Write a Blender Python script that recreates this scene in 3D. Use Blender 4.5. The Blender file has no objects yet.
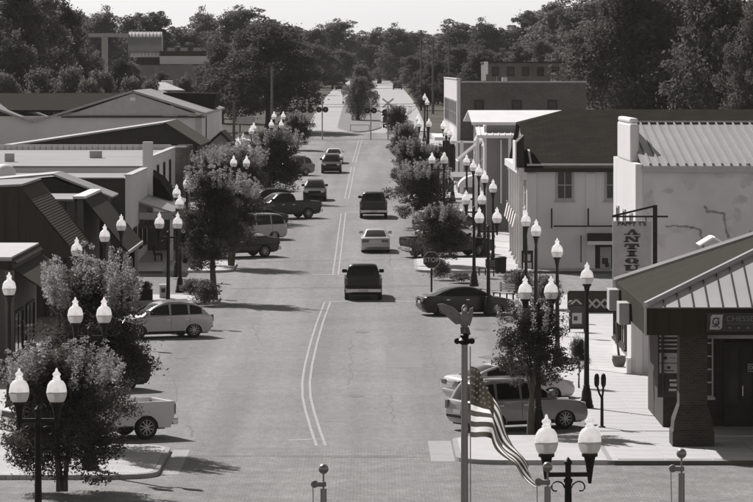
import bpy, bmesh, math, random
import numpy as np
from mathutils import Vector, Matrix
R = math.radians
SC = bpy.context.scene
COL = SC.collection
random.seed(7)

# ------------------------------------------------------------------ camera
F, VX, VY, H = 4000.0, 371.0, 70.0, 12.4       # focal length in photo pixels, vanishing point, eye height
PW, PH = 753.0, 502.0
cam = bpy.data.cameras.new('Camera'); camo = bpy.data.objects.new('Camera', cam); COL.objects.link(camo)
cam.sensor_width = 36.0; cam.lens = 36.0 * F / PW
cam.clip_start = 1.0; cam.clip_end = 6000.0
camo.location = (0, 0, H); camo.rotation_euler = (R(90), 0, 0)
cam.shift_x = (PW / 2 - VX) / PW
cam.shift_y = (VY - PH / 2) / PW
SC.camera = camo
# ------------------------------------------------------------------ sky and sun
SUNV = Vector((-0.60, 0.93, 1.0)).normalized()            # towards the sun
sun_el = math.asin(SUNV.z); sun_az = math.atan2(SUNV.x, SUNV.y)
world = bpy.data.worlds.new('World'); SC.world = world; world.use_nodes = True
nt = world.node_tree; nt.nodes.clear()
sky = nt.nodes.new('ShaderNodeTexSky'); sky.sky_type = 'NISHITA'; sky.sun_disc = False
sky.sun_elevation = sun_el; sky.sun_rotation = sun_az; sky.air_density = 1.0; sky.dust_density = 0.42; sky.ozone_density = 1.0
bw = nt.nodes.new('ShaderNodeRGBToBW')
tn = nt.nodes.new('ShaderNodeMix'); tn.data_type = 'RGBA'; tn.blend_type = 'MULTIPLY'; tn.inputs[0].default_value = 1.0
tn.inputs[7].default_value = (1.0, 0.985, 0.985, 1)
bg = nt.nodes.new('ShaderNodeBackground'); bg.inputs[1].default_value = 0.088
wo = nt.nodes.new('ShaderNodeOutputWorld')
nt.links.new(sky.outputs[0], bw.inputs[0]); nt.links.new(bw.outputs[0], tn.inputs[6])
nt.links.new(tn.outputs[2], bg.inputs[0]); nt.links.new(bg.outputs[0], wo.inputs[0])
sl = bpy.data.lights.new('Sun', 'SUN'); sl.energy = 5.0; sl.angle = R(0.5); sl.color = (1.0, 0.985, 0.985)
so = bpy.data.objects.new('Sun', sl); COL.objects.link(so); so.location = (-60, 90, 120)
so.rotation_euler = (-SUNV).to_track_quat('-Z', 'Y').to_euler()
vs = SC.view_settings
vs.view_transform = 'Standard'; vs.look = 'None'; vs.exposure = 0.25; vs.gamma = 1.0; vs.use_curve_mapping = False
SC.render.engine = 'CYCLES'

# ------------------------------------------------------------------ terrain profile (street rises gently far away)
_T = [(-200, 0), (150, 0), (214, .1), (250, .75), (280, 1.35), (320, 1.95), (360, 2.6), (390, 3.2), (420, 3.9), (460, 5.0),
      (520, 6.3), (620, 7.6), (800, 8.5), (1000, 9.0), (1600, 10.0), (4000, 11.0)]
_gy = np.arange(-200, 4001, 5.0)
_gz = np.interp(_gy, [t[0] for t in _T], [t[1] for t in _T])
for _k in range(3):
    _gz = np.convolve(np.pad(_gz, 4, mode='edge'), np.ones(9) / 9, mode='valid')
def zg(y): return float(np.interp(y, _gy, _gz))
def WX(px, y): return (px - VX) * y / F
def WZ(py, y): return H - (py - VY) * y / F
def solveY(py, h=0.0):                     # distance at which a point h above the street shows at height py
    a, b = 20.0, 3000.0
    for _ in range(60):
        m = (a + b) / 2
        if VY + F * (H - zg(m) - h) / m > py: a = m
        else: b = m
    return (a + b) / 2
def G(px, py, h=0.0):
    y = solveY(py, h); return WX(px, y), y

# ------------------------------------------------------------------ materials
def tint(g):
    t = min(1.0, max(0.0, (g - 0.02) / 0.13))
    r = 1.20 + (1.02 - 1.20) * t; b = 0.66 + (0.968 - 0.66) * t; gg = 1.0 + (0.98 - 1.0) * t
    return (g * r, g * gg, g * b, 1)
MATS = {}
def mat(name, g, rough=0.8, metal=0.0, var=0.12, scale=3.0, bump=0.0, bscale=40.0, spec=0.5, coat=0.0, stretch=None, detail=6, g2=None, grain=0.0):
    m = bpy.data.materials.new(name); m.use_nodes = True
    n = m.node_tree.nodes; l = m.node_tree.links
    p = n['Principled BSDF']
    p.inputs['Roughness'].default_value = rough; p.inputs['Metallic'].default_value = metal
    p.inputs['Specular IOR Level'].default_value = spec
    if coat: p.inputs['Coat Weight'].default_value = coat; p.inputs['Coat Roughness'].default_value = 0.05
    tc = n.new('ShaderNodeTexCoord'); src = tc.outputs['Object']
    if stretch:
        mp = n.new('ShaderNodeMapping'); mp.inputs['Scale'].default_value = stretch
        l.new(src, mp.inputs[0]); src = mp.outputs[0]
    no = n.new('ShaderNodeTexNoise'); no.inputs['Scale'].default_value = scale; no.inputs['Detail'].default_value = detail
    no.inputs['Roughness'].default_value = 0.6
    l.new(src, no.inputs['Vector'])
    cr = n.new('ShaderNodeValToRGB'); cr.color_ramp.elements[0].position = 0.3; cr.color_ramp.elements[1].position = 0.7
    lo = g * (1 - var) if g2 is None else g2
    cr.color_ramp.elements[0].color = tint(lo); cr.color_ramp.elements[1].color = tint(g * (1 + var) if g2 is None else g)
    l.new(no.outputs[0], cr.inputs[0])
    col = cr.outputs[0]
    if grain:
        n2 = n.new('ShaderNodeTexNoise'); n2.inputs['Scale'].default_value = bscale; n2.inputs['Detail'].default_value = 3
        l.new(src, n2.inputs['Vector'])
        mr = n.new('ShaderNodeMapRange'); mr.inputs[1].default_value = .3; mr.inputs[2].default_value = .7
        mr.inputs[3].default_value = 1 - grain; mr.inputs[4].default_value = 1 + grain
        l.new(n2.outputs[0], mr.inputs[0])
        mx = n.new('ShaderNodeMix'); mx.data_type = 'RGBA'; mx.blend_type = 'MULTIPLY'; mx.inputs[0].default_value = 1
        l.new(col, mx.inputs[6]); l.new(mr.outputs[0], mx.inputs[7]); col = mx.outputs[2]
    l.new(col, p.inputs['Base Color'])
    if bump:
        n3 = n.new('ShaderNodeTexNoise'); n3.inputs['Scale'].default_value = bscale; n3.inputs['Detail'].default_value = 4
        l.new(src, n3.inputs['Vector'])
        bp = n.new('ShaderNodeBump'); bp.inputs['Strength'].default_value = bump; bp.inputs['Distance'].default_value = 0.02
        l.new(n3.outputs[0], bp.inputs['Height']); l.new(bp.outputs[0], p.inputs['Normal'])
    MATS[name] = m
    return m
def brick_mat(name, g, gm, scale, w=.5, h=.25, rot=(0, 0, 0), rough=.85, mortar=.02, var=.25, bump=.4, plane=None):
    m = bpy.data.materials.new(name); m.use_nodes = True
    n = m.node_tree.nodes; l = m.node_tree.links; p = n['Principled BSDF']
    p.inputs['Roughness'].default_value = rough
    tc = n.new('ShaderNodeTexCoord'); src = tc.outputs['Object']
    if plane == 'wall':      # (x+y, z)
        sp = n.new('ShaderNodeSeparateXYZ'); l.new(src, sp.inputs[0])
        ad = n.new('ShaderNodeMath'); ad.operation = 'ADD'; l.new(sp.outputs[0], ad.inputs[0]); l.new(sp.outputs[1], ad.inputs[1])
        cb = n.new('ShaderNodeCombineXYZ'); l.new(ad.outputs[0], cb.inputs[0]); l.new(sp.outputs[2], cb.inputs[1]); src = cb.outputs[0]
    b = n.new('ShaderNodeTexBrick'); b.inputs['Scale'].default_value = scale
    b.inputs['Color1'].default_value = tint(g * (1 + var)); b.inputs['Color2'].default_value = tint(g * (1 - var)); b.inputs['Mortar'].default_value = tint(gm)
    b.inputs['Mortar Size'].default_value = mortar; b.inputs['Brick Width'].default_value = w; b.inputs['Row Height'].default_value = h
    l.new(src, b.inputs['Vector'])
    no = n.new('ShaderNodeTexNoise'); no.inputs['Scale'].default_value = .7; no.inputs['Detail'].default_value = 6; l.new(tc.outputs['Object'], no.inputs['Vector'])
    mr = n.new('ShaderNodeMapRange'); mr.inputs[1].default_value = .3; mr.inputs[2].default_value = .7; mr.inputs[3].default_value = .8; mr.inputs[4].default_value = 1.2
    l.new(no.outputs[0], mr.inputs[0])
    mx = n.new('ShaderNodeMix'); mx.data_type = 'RGBA'; mx.blend_type = 'MULTIPLY'; mx.inputs[0].default_value = 1
    l.new(b.outputs[0], mx.inputs[6]); l.new(mr.outputs[0], mx.inputs[7]); l.new(mx.outputs[2], p.inputs['Base Color'])
    bp = n.new('ShaderNodeBump'); bp.inputs['Strength'].default_value = bump; bp.inputs['Distance'].default_value = .01; bp.invert = True
    l.new(b.outputs[1], bp.inputs['Height']); l.new(bp.outputs[0], p.inputs['Normal'])
    MATS[name] = m; return m
def leaf_mat(name, g1, g2, trans=0.45, rough=.65, orand=.0):
    m = bpy.data.materials.new(name); m.use_nodes = True
    n = m.node_tree.nodes; l = m.node_tree.links; n.clear()
    o = n.new('ShaderNodeOutputMaterial'); tc = n.new('ShaderNodeTexCoord')
    no = n.new('ShaderNodeTexNoise'); no.inputs['Scale'].default_value = 2.2; no.inputs['Detail'].default_value = 8; no.inputs['Roughness'].default_value = .75
    l.new(tc.outputs['Object'], no.inputs['Vector'])
    cr = n.new('ShaderNodeValToRGB'); cr.color_ramp.elements[0].position = .32; cr.color_ramp.elements[1].position = .68
    cr.color_ramp.elements[0].color = tint(g1); cr.color_ramp.elements[1].color = tint(g2); l.new(no.outputs[0], cr.inputs[0])
    oi = n.new('ShaderNodeObjectInfo'); mr = n.new('ShaderNodeMapRange'); mr.inputs[3].default_value = 1 - orand; mr.inputs[4].default_value = 1 + orand; l.new(oi.outputs['Random'], mr.inputs[0])
    mz = n.new('ShaderNodeMix'); mz.data_type = 'RGBA'; mz.blend_type = 'MULTIPLY'; mz.inputs[0].default_value = 1; l.new(cr.outputs[0], mz.inputs[6]); l.new(mr.outputs[0], mz.inputs[7])
    d = n.new('ShaderNodeBsdfPrincipled'); d.inputs['Roughness'].default_value = rough; d.inputs['Specular IOR Level'].default_value = .12
    t = n.new('ShaderNodeBsdfTranslucent'); mx = n.new('ShaderNodeMixShader'); mx.inputs[0].default_value = trans
    l.new(mz.outputs[2], d.inputs['Base Color']); l.new(mz.outputs[2], t.inputs[0])
    l.new(d.outputs[0], mx.inputs[1]); l.new(t.outputs[0], mx.inputs[2]); l.new(mx.outputs[0], o.inputs[0])
    MATS[name] = m; return m
def globe_mat(name):
    m = bpy.data.materials.new(name); m.use_nodes = True
    n = m.node_tree.nodes; l = m.node_tree.links; n.clear()
    o = n.new('ShaderNodeOutputMaterial')
    d = n.new('ShaderNodeBsdfPrincipled'); d.inputs['Base Color'].default_value = (.95, .945, .94, 1); d.inputs['Roughness'].default_value = .25
    t = n.new('ShaderNodeBsdfTranslucent'); t.inputs[0].default_value = (.99, .985, .98, 1)
    tr = n.new('ShaderNodeBsdfTransparent'); tr.inputs[0].default_value = tint(.95)
    a = n.new('ShaderNodeMixShader'); a.inputs[0].default_value = .68; b = n.new('ShaderNodeMixShader'); b.inputs[0].default_value = .14
    l.new(d.outputs[0], a.inputs[1]); l.new(t.outputs[0], a.inputs[2]); l.new(a.outputs[0], b.inputs[1]); l.new(tr.outputs[0], b.inputs[2]); l.new(b.outputs[0], o.inputs[0])
    MATS[name] = m; return m

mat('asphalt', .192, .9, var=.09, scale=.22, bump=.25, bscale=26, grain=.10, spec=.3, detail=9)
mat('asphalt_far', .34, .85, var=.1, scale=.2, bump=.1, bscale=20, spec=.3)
mat('concrete', .46, .85, var=.1, scale=.8, bump=.1, bscale=60, grain=.06, spec=.3)
mat('kerb_stone', .31, .85, var=.14, scale=1.5, bump=.15, bscale=50, spec=.3)
mat('kerb_dark', .10, .9, var=.2, scale=2.0, bump=.15, bscale=50)
mat('patch', .12, .9, var=.15, scale=2.0, bump=.1, bscale=50, spec=.2)
mat('road_paint', .36, .7, var=.1, scale=3, g2=.21, bscale=30, detail=10)
mat('road_crack', .12, .9, var=.2)
mat('road_patch', .178, .85, var=.12, scale=1.2, bump=.2, bscale=26, grain=.12, spec=.3)
mat('oil', .095, .7, var=.3, scale=2)
mat('grass', .07, .95, var=.35, scale=.15, bump=.5, bscale=3, spec=.1, detail=10)
mat('gravel', .2, .95, var=.2, scale=.6, bump=.4, bscale=20, spec=.2)
brick_mat('street_brick', .172, .10, 2.4, rough=.85, var=.2, mortar=.025, bump=.15)
brick_mat('pavement_brick', .42, .26, 2.4, rough=.8, var=.14, mortar=.03, bump=.3)
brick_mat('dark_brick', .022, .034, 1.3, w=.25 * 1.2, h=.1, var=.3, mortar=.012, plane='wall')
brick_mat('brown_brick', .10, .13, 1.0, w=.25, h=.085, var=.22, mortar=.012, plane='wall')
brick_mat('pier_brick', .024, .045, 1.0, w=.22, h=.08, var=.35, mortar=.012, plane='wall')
brick_mat('shingle', .016, .009, 1.0, w=.6, h=.3, var=.22, mortar=.02, bump=.6, rough=1.0); M0 = MATS['shingle'].node_tree.nodes['Principled BSDF']; M0.inputs['Specular IOR Level'].default_value = .05
mat('plaster_shade', .70, .9, var=.1, scale=.5, bump=.1, bscale=25, spec=.1, stretch=(1, 1, .35), detail=8)
mat('plaster_white', .66, .9, var=.09, scale=.5, bump=.1, bscale=25, spec=.2, stretch=(1, 1, .35), detail=8)
mat('plaster_grey', .58, .92, var=.12, scale=.55, bump=.15, bscale=18, spec=.15, detail=9)
mat('plaster_pale', .62, .9, var=.07, scale=.4, bump=.05, bscale=25, spec=.2, stretch=(1, 1, .3), detail=8)
mat('render_tan', .22, .9, var=.1, scale=.5, bump=.1, bscale=25, spec=.2, detail=8)
mat('crack', .25, .95, var=.3)
mat('stain', .51, .95, var=.2, scale=3)
mat('white_paint', .72, .6, var=.06, scale=2.0, bscale=30)
mat('trim_grey', .40, .7, var=.1, scale=2.0)
mat('dark_trim', .03, .7, spec=.2, var=.2, scale=2.0)
mat('white_metal', .66, .5, var=.08, scale=.8, bump=.05, bscale=8, stretch=(1, .3, 1))
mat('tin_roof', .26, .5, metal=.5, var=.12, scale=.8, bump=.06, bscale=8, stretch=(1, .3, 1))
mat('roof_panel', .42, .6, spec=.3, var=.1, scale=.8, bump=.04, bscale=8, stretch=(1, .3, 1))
mat('sign_red', .03, .6, spec=.2, var=.1)
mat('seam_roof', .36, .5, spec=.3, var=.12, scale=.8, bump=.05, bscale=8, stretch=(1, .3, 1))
mat('tin_roof_dull', .30, .5, metal=.85, var=.15, scale=.8, bump=.06, bscale=8)
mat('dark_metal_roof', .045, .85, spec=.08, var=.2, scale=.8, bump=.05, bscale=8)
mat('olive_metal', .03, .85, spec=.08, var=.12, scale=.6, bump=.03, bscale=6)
mat('roof_membrane', .24, .85, var=.14, scale=.18, bump=.1, bscale=10, detail=9)
mat('dark_board', .028, .85, var=.3, scale=1.5, stretch=(4, 4, .4))
mat('grey_board', .10, .85, var=.25, scale=1.5, stretch=(4, 4, .4))
mat('lamp_iron', .012, .5, spec=.3, var=.3, scale=4, bump=.05, bscale=20)
mat('sign_panel', .40, .8, var=.12, scale=2.2, bump=.02)
mat('sign_dark', .02, .5, var=.2)
mat('sign_letter', .035, .7, var=.2)
mat('pale_letter', .5, .6, var=.05)
mat('gold_letter', .17, .6, var=.05)
mat('glass_dark', .01, .05, var=.1, spec=.3)
mat('glass_mid', .025, .1, var=.6, scale=1.2, spec=.3)
mat('tyre', .012, .8, var=.2, scale=8)
mat('chrome', .55, .22, metal=1.0, var=.05)
mat('plastic_black', .012, .55, var=.15, spec=.2)
mat('alloy', .42, .45, metal=.4, var=.1)
mat('tail_lamp', .10, .25, var=.15, spec=.6)
mat('head_lamp', .6, .15, var=.1, spec=.7)
mat('plate', .55, .5, var=.08)
mat('paint_black', .008, .3, coat=.35, var=.15, spec=.25)
mat('paint_charcoal', .018, .32, coat=.4, var=.1, spec=.3)
mat('paint_grey', .21, .32, metal=.4, coat=.7, var=.06)
mat('paint_silver', .5, .32, metal=.45, coat=.7, var=.05)
mat('paint_champagne', .36, .32, metal=.4, coat=.7, var=.05)
mat('paint_white', .6, .3, coat=.7, var=.03)
mat('bark', .075, .95, var=.35, scale=6, bump=.6, bscale=18, stretch=(3, 3, .6))
mat('pole_wood', .11, .95, var=.3, scale=3, stretch=(6, 6, .5))
mat('flagpole', .30, .35, metal=.6, var=.1, scale=2, stretch=(3, 3, .4))
mat('weathered_bronze', .24, .6, metal=.2, var=.2, scale=12)
leaf_mat('flag_white', .85, .9, .5, .9); leaf_mat('flag_red', .08, .10, .5, .9); leaf_mat('flag_blue', .05, .06, .5, .9)
mat('stone_pale', .42, .9, var=.15, scale=3, bump=.2, bscale=20)
mat('terracotta', .12, .85, var=.15, scale=4)
mat('rubber', .03, .8)
leaf_mat('leaf_street', .026, .115, .45); leaf_mat('leaf_pale', .20, .45, .5); leaf_mat('leaf_dark', .045, .14, .45, orand=.3)
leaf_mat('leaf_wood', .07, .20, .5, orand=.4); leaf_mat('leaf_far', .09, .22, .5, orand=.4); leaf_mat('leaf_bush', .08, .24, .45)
globe_mat('globe_glass')
M = MATS

def lane_wear(m):
    n = m.node_tree.nodes; l = m.node_tree.links; p = n['Principled BSDF']; src = p.inputs['Base Color'].links[0].from_socket
    tc = n.new('ShaderNodeTexCoord'); col = src
    for sc, k, dt in (((.5, .008, 1), .17, 3), ((.05, .10, 1), .04, 6), ((3.5, .8, 1), .08, 2), ((11, 2.2, 1), .09, 1)):
        mp = n.new('ShaderNodeMapping'); mp.inputs['Scale'].default_value = sc; l.new(tc.outputs['Object'], mp.inputs[0])
        no = n.new('ShaderNodeTexNoise'); no.inputs['Scale'].default_value = 1.0; no.inputs['Detail'].default_value = dt; l.new(mp.outputs[0], no.inputs['Vector'])
        mr = n.new('ShaderNodeMapRange'); mr.inputs[1].default_value = .35; mr.inputs[2].default_value = .65; mr.inputs[3].default_value = 1 - k; mr.inputs[4].default_value = 1 + k; l.new(no.outputs[0], mr.inputs[0])
        mx = n.new('ShaderNodeMix'); mx.data_type = 'RGBA'; mx.blend_type = 'MULTIPLY'; mx.inputs[0].default_value = 1; l.new(col, mx.inputs[6]); l.new(mr.outputs[0], mx.inputs[7]); col = mx.outputs[2]
    l.new(col, p.inputs['Base Color'])
lane_wear(M['asphalt']); lane_wear(M['street_brick'])
# ------------------------------------------------------------------ mesh helpers
class MB:
    def __init__(s): s.v = []; s.f = []; s.mi = []
    def add(s, vs, fs, m=0):
        b = len(s.v); s.v += [tuple(p) for p in vs]
        for f in fs: s.f.append(tuple(i + b for i in f)); s.mi.append(m)
        return s
    def box(s, x0, x1, y0, y1, z0, z1, m=0):
        return s.add([(x0, y0, z0), (x1, y0, z0), (x1, y1, z0), (x0, y1, z0), (x0, y0, z1), (x1, y0, z1), (x1, y1, z1), (x0, y1, z1)],
                     [(0, 3, 2, 1), (4, 5, 6, 7), (0, 1, 5, 4), (1, 2, 6, 5), (2, 3, 7, 6), (3, 0, 4, 7)], m)
    def slab(s, pts, t, m=0):             # polygon thickened downwards along its own normal
        P = [Vector(p) for p in pts]; nrm = Vector((0, 0, 0))
        for i in range(len(P)): nrm += P[i].cross(P[(i + 1) % len(P)])
        nrm.normalize(); n = len(P)
        Q = [p - nrm * t for p in P]
        fs = [tuple(range(n)), tuple(range(2 * n - 1, n - 1, -1))] + [(i, i + n, (i + 1) % n + n, (i + 1) % n) for i in range(n)]
        return s.add(P + Q, fs, m)
    def prism(s, pts, d, m=0):
        P = [Vector(p) for p in pts]; d = Vector(d); n = len(P); Q = [p + d for p in P]
        return s.add(P + Q, [tuple(range(n)), tuple(range(2 * n - 1, n - 1, -1))] + [(i, i + n, (i + 1) % n + n, (i + 1) % n) for i in range(n)], m)
    def tube(s, pts, rad, n=8, m=0, cap=True):
        P = [Vector(p) for p in pts]
        if not hasattr(rad, '__len__'): rad = [rad] * len(P)
        rings = []
        for i, p in enumerate(P):
            d = (P[min(i + 1, len(P) - 1)] - P[max(i - 1, 0)]).normalized()
            up = Vector((0, 0, 1)) if abs(d.z) < .9 else Vector((1, 0, 0))
            a = d.cross(up).normalized(); b = a.cross(d)
            rings.append([p + (a * math.cos(2 * math.pi * k / n) + b * math.sin(2 * math.pi * k / n)) * rad[i] for k in range(n)])
        vs = [q for r in rings for q in r]; fs = []
        for i in range(len(P) - 1):
            for k in range(n): fs.append((i * n + k, i * n + (k + 1) % n, (i + 1) * n + (k + 1) % n, (i + 1) * n + k))
        if cap: fs.append(tuple(range(n))); fs.append(tuple((len(P) - 1) * n + k for k in range(n)))
        return s.add(vs, fs, m)
    def lathe(s, prof, c=(0, 0, 0), n=14, m=0, axis='z', cap=True):
        vs = []; fs = []
        for r, z in prof:
            for k in range(n):
                a = 2 * math.pi * k / n
                if axis == 'z': vs.append((c[0] + r * math.cos(a), c[1] + r * math.sin(a), c[2] + z))
                elif axis == 'y': vs.append((c[0] + r * math.cos(a), c[1] + z, c[2] + r * math.sin(a)))
                else: vs.append((c[0] + z, c[1] + r * math.cos(a), c[2] + r * math.sin(a)))
        for i in range(len(prof) - 1):
            for k in range(n): fs.append((i * n + k, i * n + (k + 1) % n, (i + 1) * n + (k + 1) % n, (i + 1) * n + k))
        if cap: fs.append(tuple(range(n))); fs.append(tuple((len(prof) - 1) * n + k for k in range(n)))
        return s.add(vs, fs, m)
    def mesh(s, name, mats, off=(0, 0, 0), smooth=None):
        me = bpy.data.meshes.new(name)
        me.from_pydata([(a - off[0], b - off[1], c - off[2]) for a, b, c in s.v], [], s.f)
        for mm in (mats if isinstance(mats, (list, tuple)) else [mats]): me.materials.append(M[mm] if isinstance(mm, str) else mm)
        if any(s.mi): me.polygons.foreach_set('material_index', s.mi)
        bm = bmesh.new(); bm.from_mesh(me); bmesh.ops.recalc_face_normals(bm, faces=bm.faces); bm.to_mesh(me); bm.free()
        if smooth is not None:
            me.polygons.foreach_set('use_smooth', [True] * len(me.polygons)); me.set_sharp_from_angle(angle=R(smooth))
        me.update(); return me
    def build(s, name, mats, parent=None, smooth=None, bevel=0.0):
        off = (0, 0, 0)
        r = parent
        while r is not None and r.parent is not None: r = r.parent
        if r is not None and r.get('_w'): off = tuple(r.location)         # shapes given in world coordinates
        o = bpy.data.objects.new(name, s.mesh(name, mats, off, smooth)); COL.objects.link(o)
        if parent is not None: o.parent = parent
        if bevel:
            b = o.modifiers.new('bevel', 'BEVEL'); b.width = bevel; b.segments = 2; b.limit_method = 'ANGLE'; b.angle_limit = R(30)
        return o
def tag(o, label, cat, group=None):
    o['label'] = label; o['category'] = cat
    if group: o['group'] = group
    return o
def struct(o): o['kind'] = 'structure'; return o
def thing(name, label, cat, loc=(0, 0, 0), rz=0.0, group=None, world=False):
    o = bpy.data.objects.new(name, None); COL.objects.link(o); o.empty_display_size = .3
    o.location = loc; o.rotation_euler = (0, 0, rz)
    if world: o['_w'] = 1
    return tag(o, label, cat, group)
def copy_tree(o, parent=None):
    c = o.copy(); COL.objects.link(c)
    if parent is not None: c.parent = parent
    for ch in list(o.children): copy_tree(ch, c)
    return c
def obj(name, me, parent=None, loc=(0, 0, 0)):
    o = bpy.data.objects.new(name, me); COL.objects.link(o); o.location = loc
    if parent is not None: o.parent = parent
    return o
def text(name, s, loc, size, m, parent, thick=.006, offset=0.0, rz=0.0, sx=1.0, align='CENTER'):
    cu = bpy.data.curves.new(name, 'FONT'); cu.body = s; cu.size = size; cu.extrude = thick; cu.align_x = align; cu.align_y = 'CENTER'; cu.offset = offset
    t = bpy.data.objects.new('tmp', cu); COL.objects.link(t)
    dg = bpy.context.evaluated_depsgraph_get(); me = bpy.data.meshes.new_from_object(t.evaluated_get(dg))
    bpy.data.objects.remove(t); me.materials.clear(); me.materials.append(M[m])
    o = bpy.data.objects.new(name, me); COL.objects.link(o); o.parent = parent
    off = Vector((0, 0, 0))
    r = parent
    while r.parent is not None: r = r.parent
    if r.get('_w'): off = r.location
    o.location = Vector(loc) - off; o.rotation_euler = (R(90), 0, rz); o.scale = (sx, 1, 1)
    return o
def ribbon(x0, x1, y0, y1, dz, thick=.3, step=5.0, mb=None):       # strip following the street profile; x0/x1 may be functions of y
    ys = [y0] + [y for y in np.arange(math.ceil(y0 / step) * step, y1, step) if y0 + .01 < y < y1 - .01] + [y1]
    fx0 = x0 if callable(x0) else (lambda y: x0); fx1 = x1 if callable(x1) else (lambda y: x1)
    mb = mb or MB(); vs = []; fs = []
    for y in ys:
        z = zg(y) + dz; a, b = fx0(y), fx1(y)
        vs += [(a, y, z), (b, y, z), (b, y, z - thick), (a, y, z - thick)]
    for i in range(len(ys) - 1):
        b = 4 * i
        for k in range(4): fs.append((b + k, b + (k + 1) % 4, b + 4 + (k + 1) % 4, b + 4 + k))
    fs += [(0, 1, 2, 3), tuple(4 * (len(ys) - 1) + k for k in range(4))]
    return mb.add(vs, fs)

# ================================================================== ground, streets, pavements
gm = MB(); ys = [y for y in _gy if -150 <= y <= 1600] + [2200.0, 3000.0, 3900.0]; vs = []; fs = []
for y in ys: vs += [(-1200, y, zg(y) - .06), (-60, y, zg(y) - .06), (60, y, zg(y) - .06), (1200, y, zg(y) - .06)]
for i in range(len(ys) - 1):
    for k in range(3): fs.append((4 * i + k, 4 * i + k + 1, 4 * i + 5 + k, 4 * i + 4 + k))
struct(gm.add(vs, fs).build('ground', 'grass'))
KL, KR = -12.2, 7.6            # kerbs behind the parking bays
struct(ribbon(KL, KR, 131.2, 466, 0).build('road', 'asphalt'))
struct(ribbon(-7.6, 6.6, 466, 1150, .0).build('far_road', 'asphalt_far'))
struct(ribbon(-90, 90, 106, 131.2, .0).build('brick_street', 'street_brick'))
cs = MB()
for a, b in ((214, 234), (304, 321)):
    ribbon(-90, KL, a, b, 0, mb=cs); ribbon(KR, 90, a, b, 0, mb=cs)
struct(cs.build('side_road', 'asphalt'))
struct(ribbon(-90, 90, 446, 449.5, .012).build('railway_crossing', 'gravel'))
rl = MB()
for y in (447.0, 448.4): ribbon(-90, 90, y, y + .07, .02, .02, mb=rl)
struct(rl.build('railway_rail', 'lamp_iron'))
# island between the far carriageways
def isl0(y): return -1.45 - 2.55 * min(1, math.sqrt(max(0, (y - 467) / 14.0)))
def isl1(y): return -1.45 + 2.55 * min(1, math.sqrt(max(0, (y - 467) / 14.0)))
isl = ribbon(isl0, isl1, 467, 740, .14, .3, step=2.5).build('traffic_island', 'gravel'); struct(isl)
ribbon(lambda y: isl0(y) - .12, lambda y: isl1(y) + .12, 466.8, 740.2, .11, .3, step=2.5).build('kerb', 'kerb_stone', isl)
def bulb(xin, xk, y0, y1, rad=1.4):
    sg = 1 if xk > xin else -1
    def f(y):
        d = min(y - y0, y1 - y)
        return xin if d >= rad else xin + sg * (rad - math.sqrt(max(0, rad * rad - (rad - d) ** 2)))
    return f
PAVES = []
def pavement(side, y0, y1, xout=34.0, m='concrete', bulbs=(), mk='kerb_stone'):
    xk = KR if side > 0 else KL
    mb = MB()
    ribbon(*( (xk, xout) if side > 0 else (-xout, xk)), y0, y1, .14, .4, mb=mb)
    o = mb.build('pavement', m); struct(o)
    kb = MB()
    ribbon(*((xk - .17, xk) if side > 0 else (xk, xk + .17)), y0, y1, .132, .4, mb=kb)
    kb.build('kerb', mk, o)
    for xin, a, b, bm in bulbs:
        f = bulb(xin, xk, a, b); s = side
        q = MB()
        if s > 0: ribbon(lambda y: f(y) + .17, xk - .171, a, b, .144, .4, step=.25, mb=q)
        else: ribbon(xk + .171, lambda y: f(y) - .17, a, b, .144, .4, step=.25, mb=q)
        q.build('kerb_extension', bm, o)
        q = MB()
        if s > 0: ribbon(f, lambda y: f(y) + .168, a, b, .136, .4, step=.25, mb=q)
        else: ribbon(lambda y: f(y) - .168, f, a, b, .136, .4, step=.25, mb=q)
        q.build('kerb', mk, o)
    # kerb across the end that faces the cross street
    e = MB(); e.box(*((xk, xout) if side > 0 else (-xout, xk)), y0 - .16, y0 - .001, zg(y0) - .3, zg(y0) + .135); e.build('kerb', 'kerb_dark', o)
    PAVES.append(o); return o
pvR = pavement(1, 125.6, 214, bulbs=((2.7, 125.6, 134.2, 'concrete'), (3.1, 209.6, 214, 'concrete')))
pavement(1, 234, 304, bulbs=((2.6, 234.4, 246, 'concrete'), (3.1, 278, 303.6, 'concrete')))
pavement(1, 321, 446, bulbs=((3.1, 321.4, 345, 'concrete'), (3.1, 395, 445, 'concrete')))
pvL = pavement(-1, 121, 214, m='concrete', bulbs=((-6.5, 121, 131.0, 'pavement_brick'), (-8.0, 207.5, 214, 'concrete')))
pavement(-1, 234, 304, bulbs=((-8.1, 234.4, 243, 'concrete'), (-8.1, 297, 303.6, 'concrete')))
pavement(-1, 321, 446, bulbs=((-8.1, 321.4, 332, 'concrete'), (-8.6, 400, 445, 'concrete')))
# paving slabs one by one where they can be told apart
sm = MB().box(-.735, .735, -.735, .735, 0, .016).mesh('paving_slab', 'concrete')
def slab_at(px, x, y):
    o = obj('paving_slab', sm, px, (x, y, zg(y) + .141 + random.uniform(0, .002)))
for j in range(24):
    for i in range(2): slab_at(pvR, 8.5 + 1.5 * i, 136.4 + 1.5 * j)
for j in range(6):
    for i in range(8):
        if j < 6: slab_at(pvR, 8.5 + 1.5 * i, 126.6 + 1.5 * j)
for j in range(20): 
    for i in range(2): slab_at(pvL, -13.1 - 1.5 * i, 176 + 1.5 * j)
# gutter apron beside the brick corner
struct(ribbon(-6.45, -5.9, 122.5, 130.5, .006, .1).build('gutter', 'kerb_stone'))
struct(ribbon(1.9, 2.66, 126.6, 133.6, .006, .1).build('gutter', 'kerb_stone'))
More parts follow.
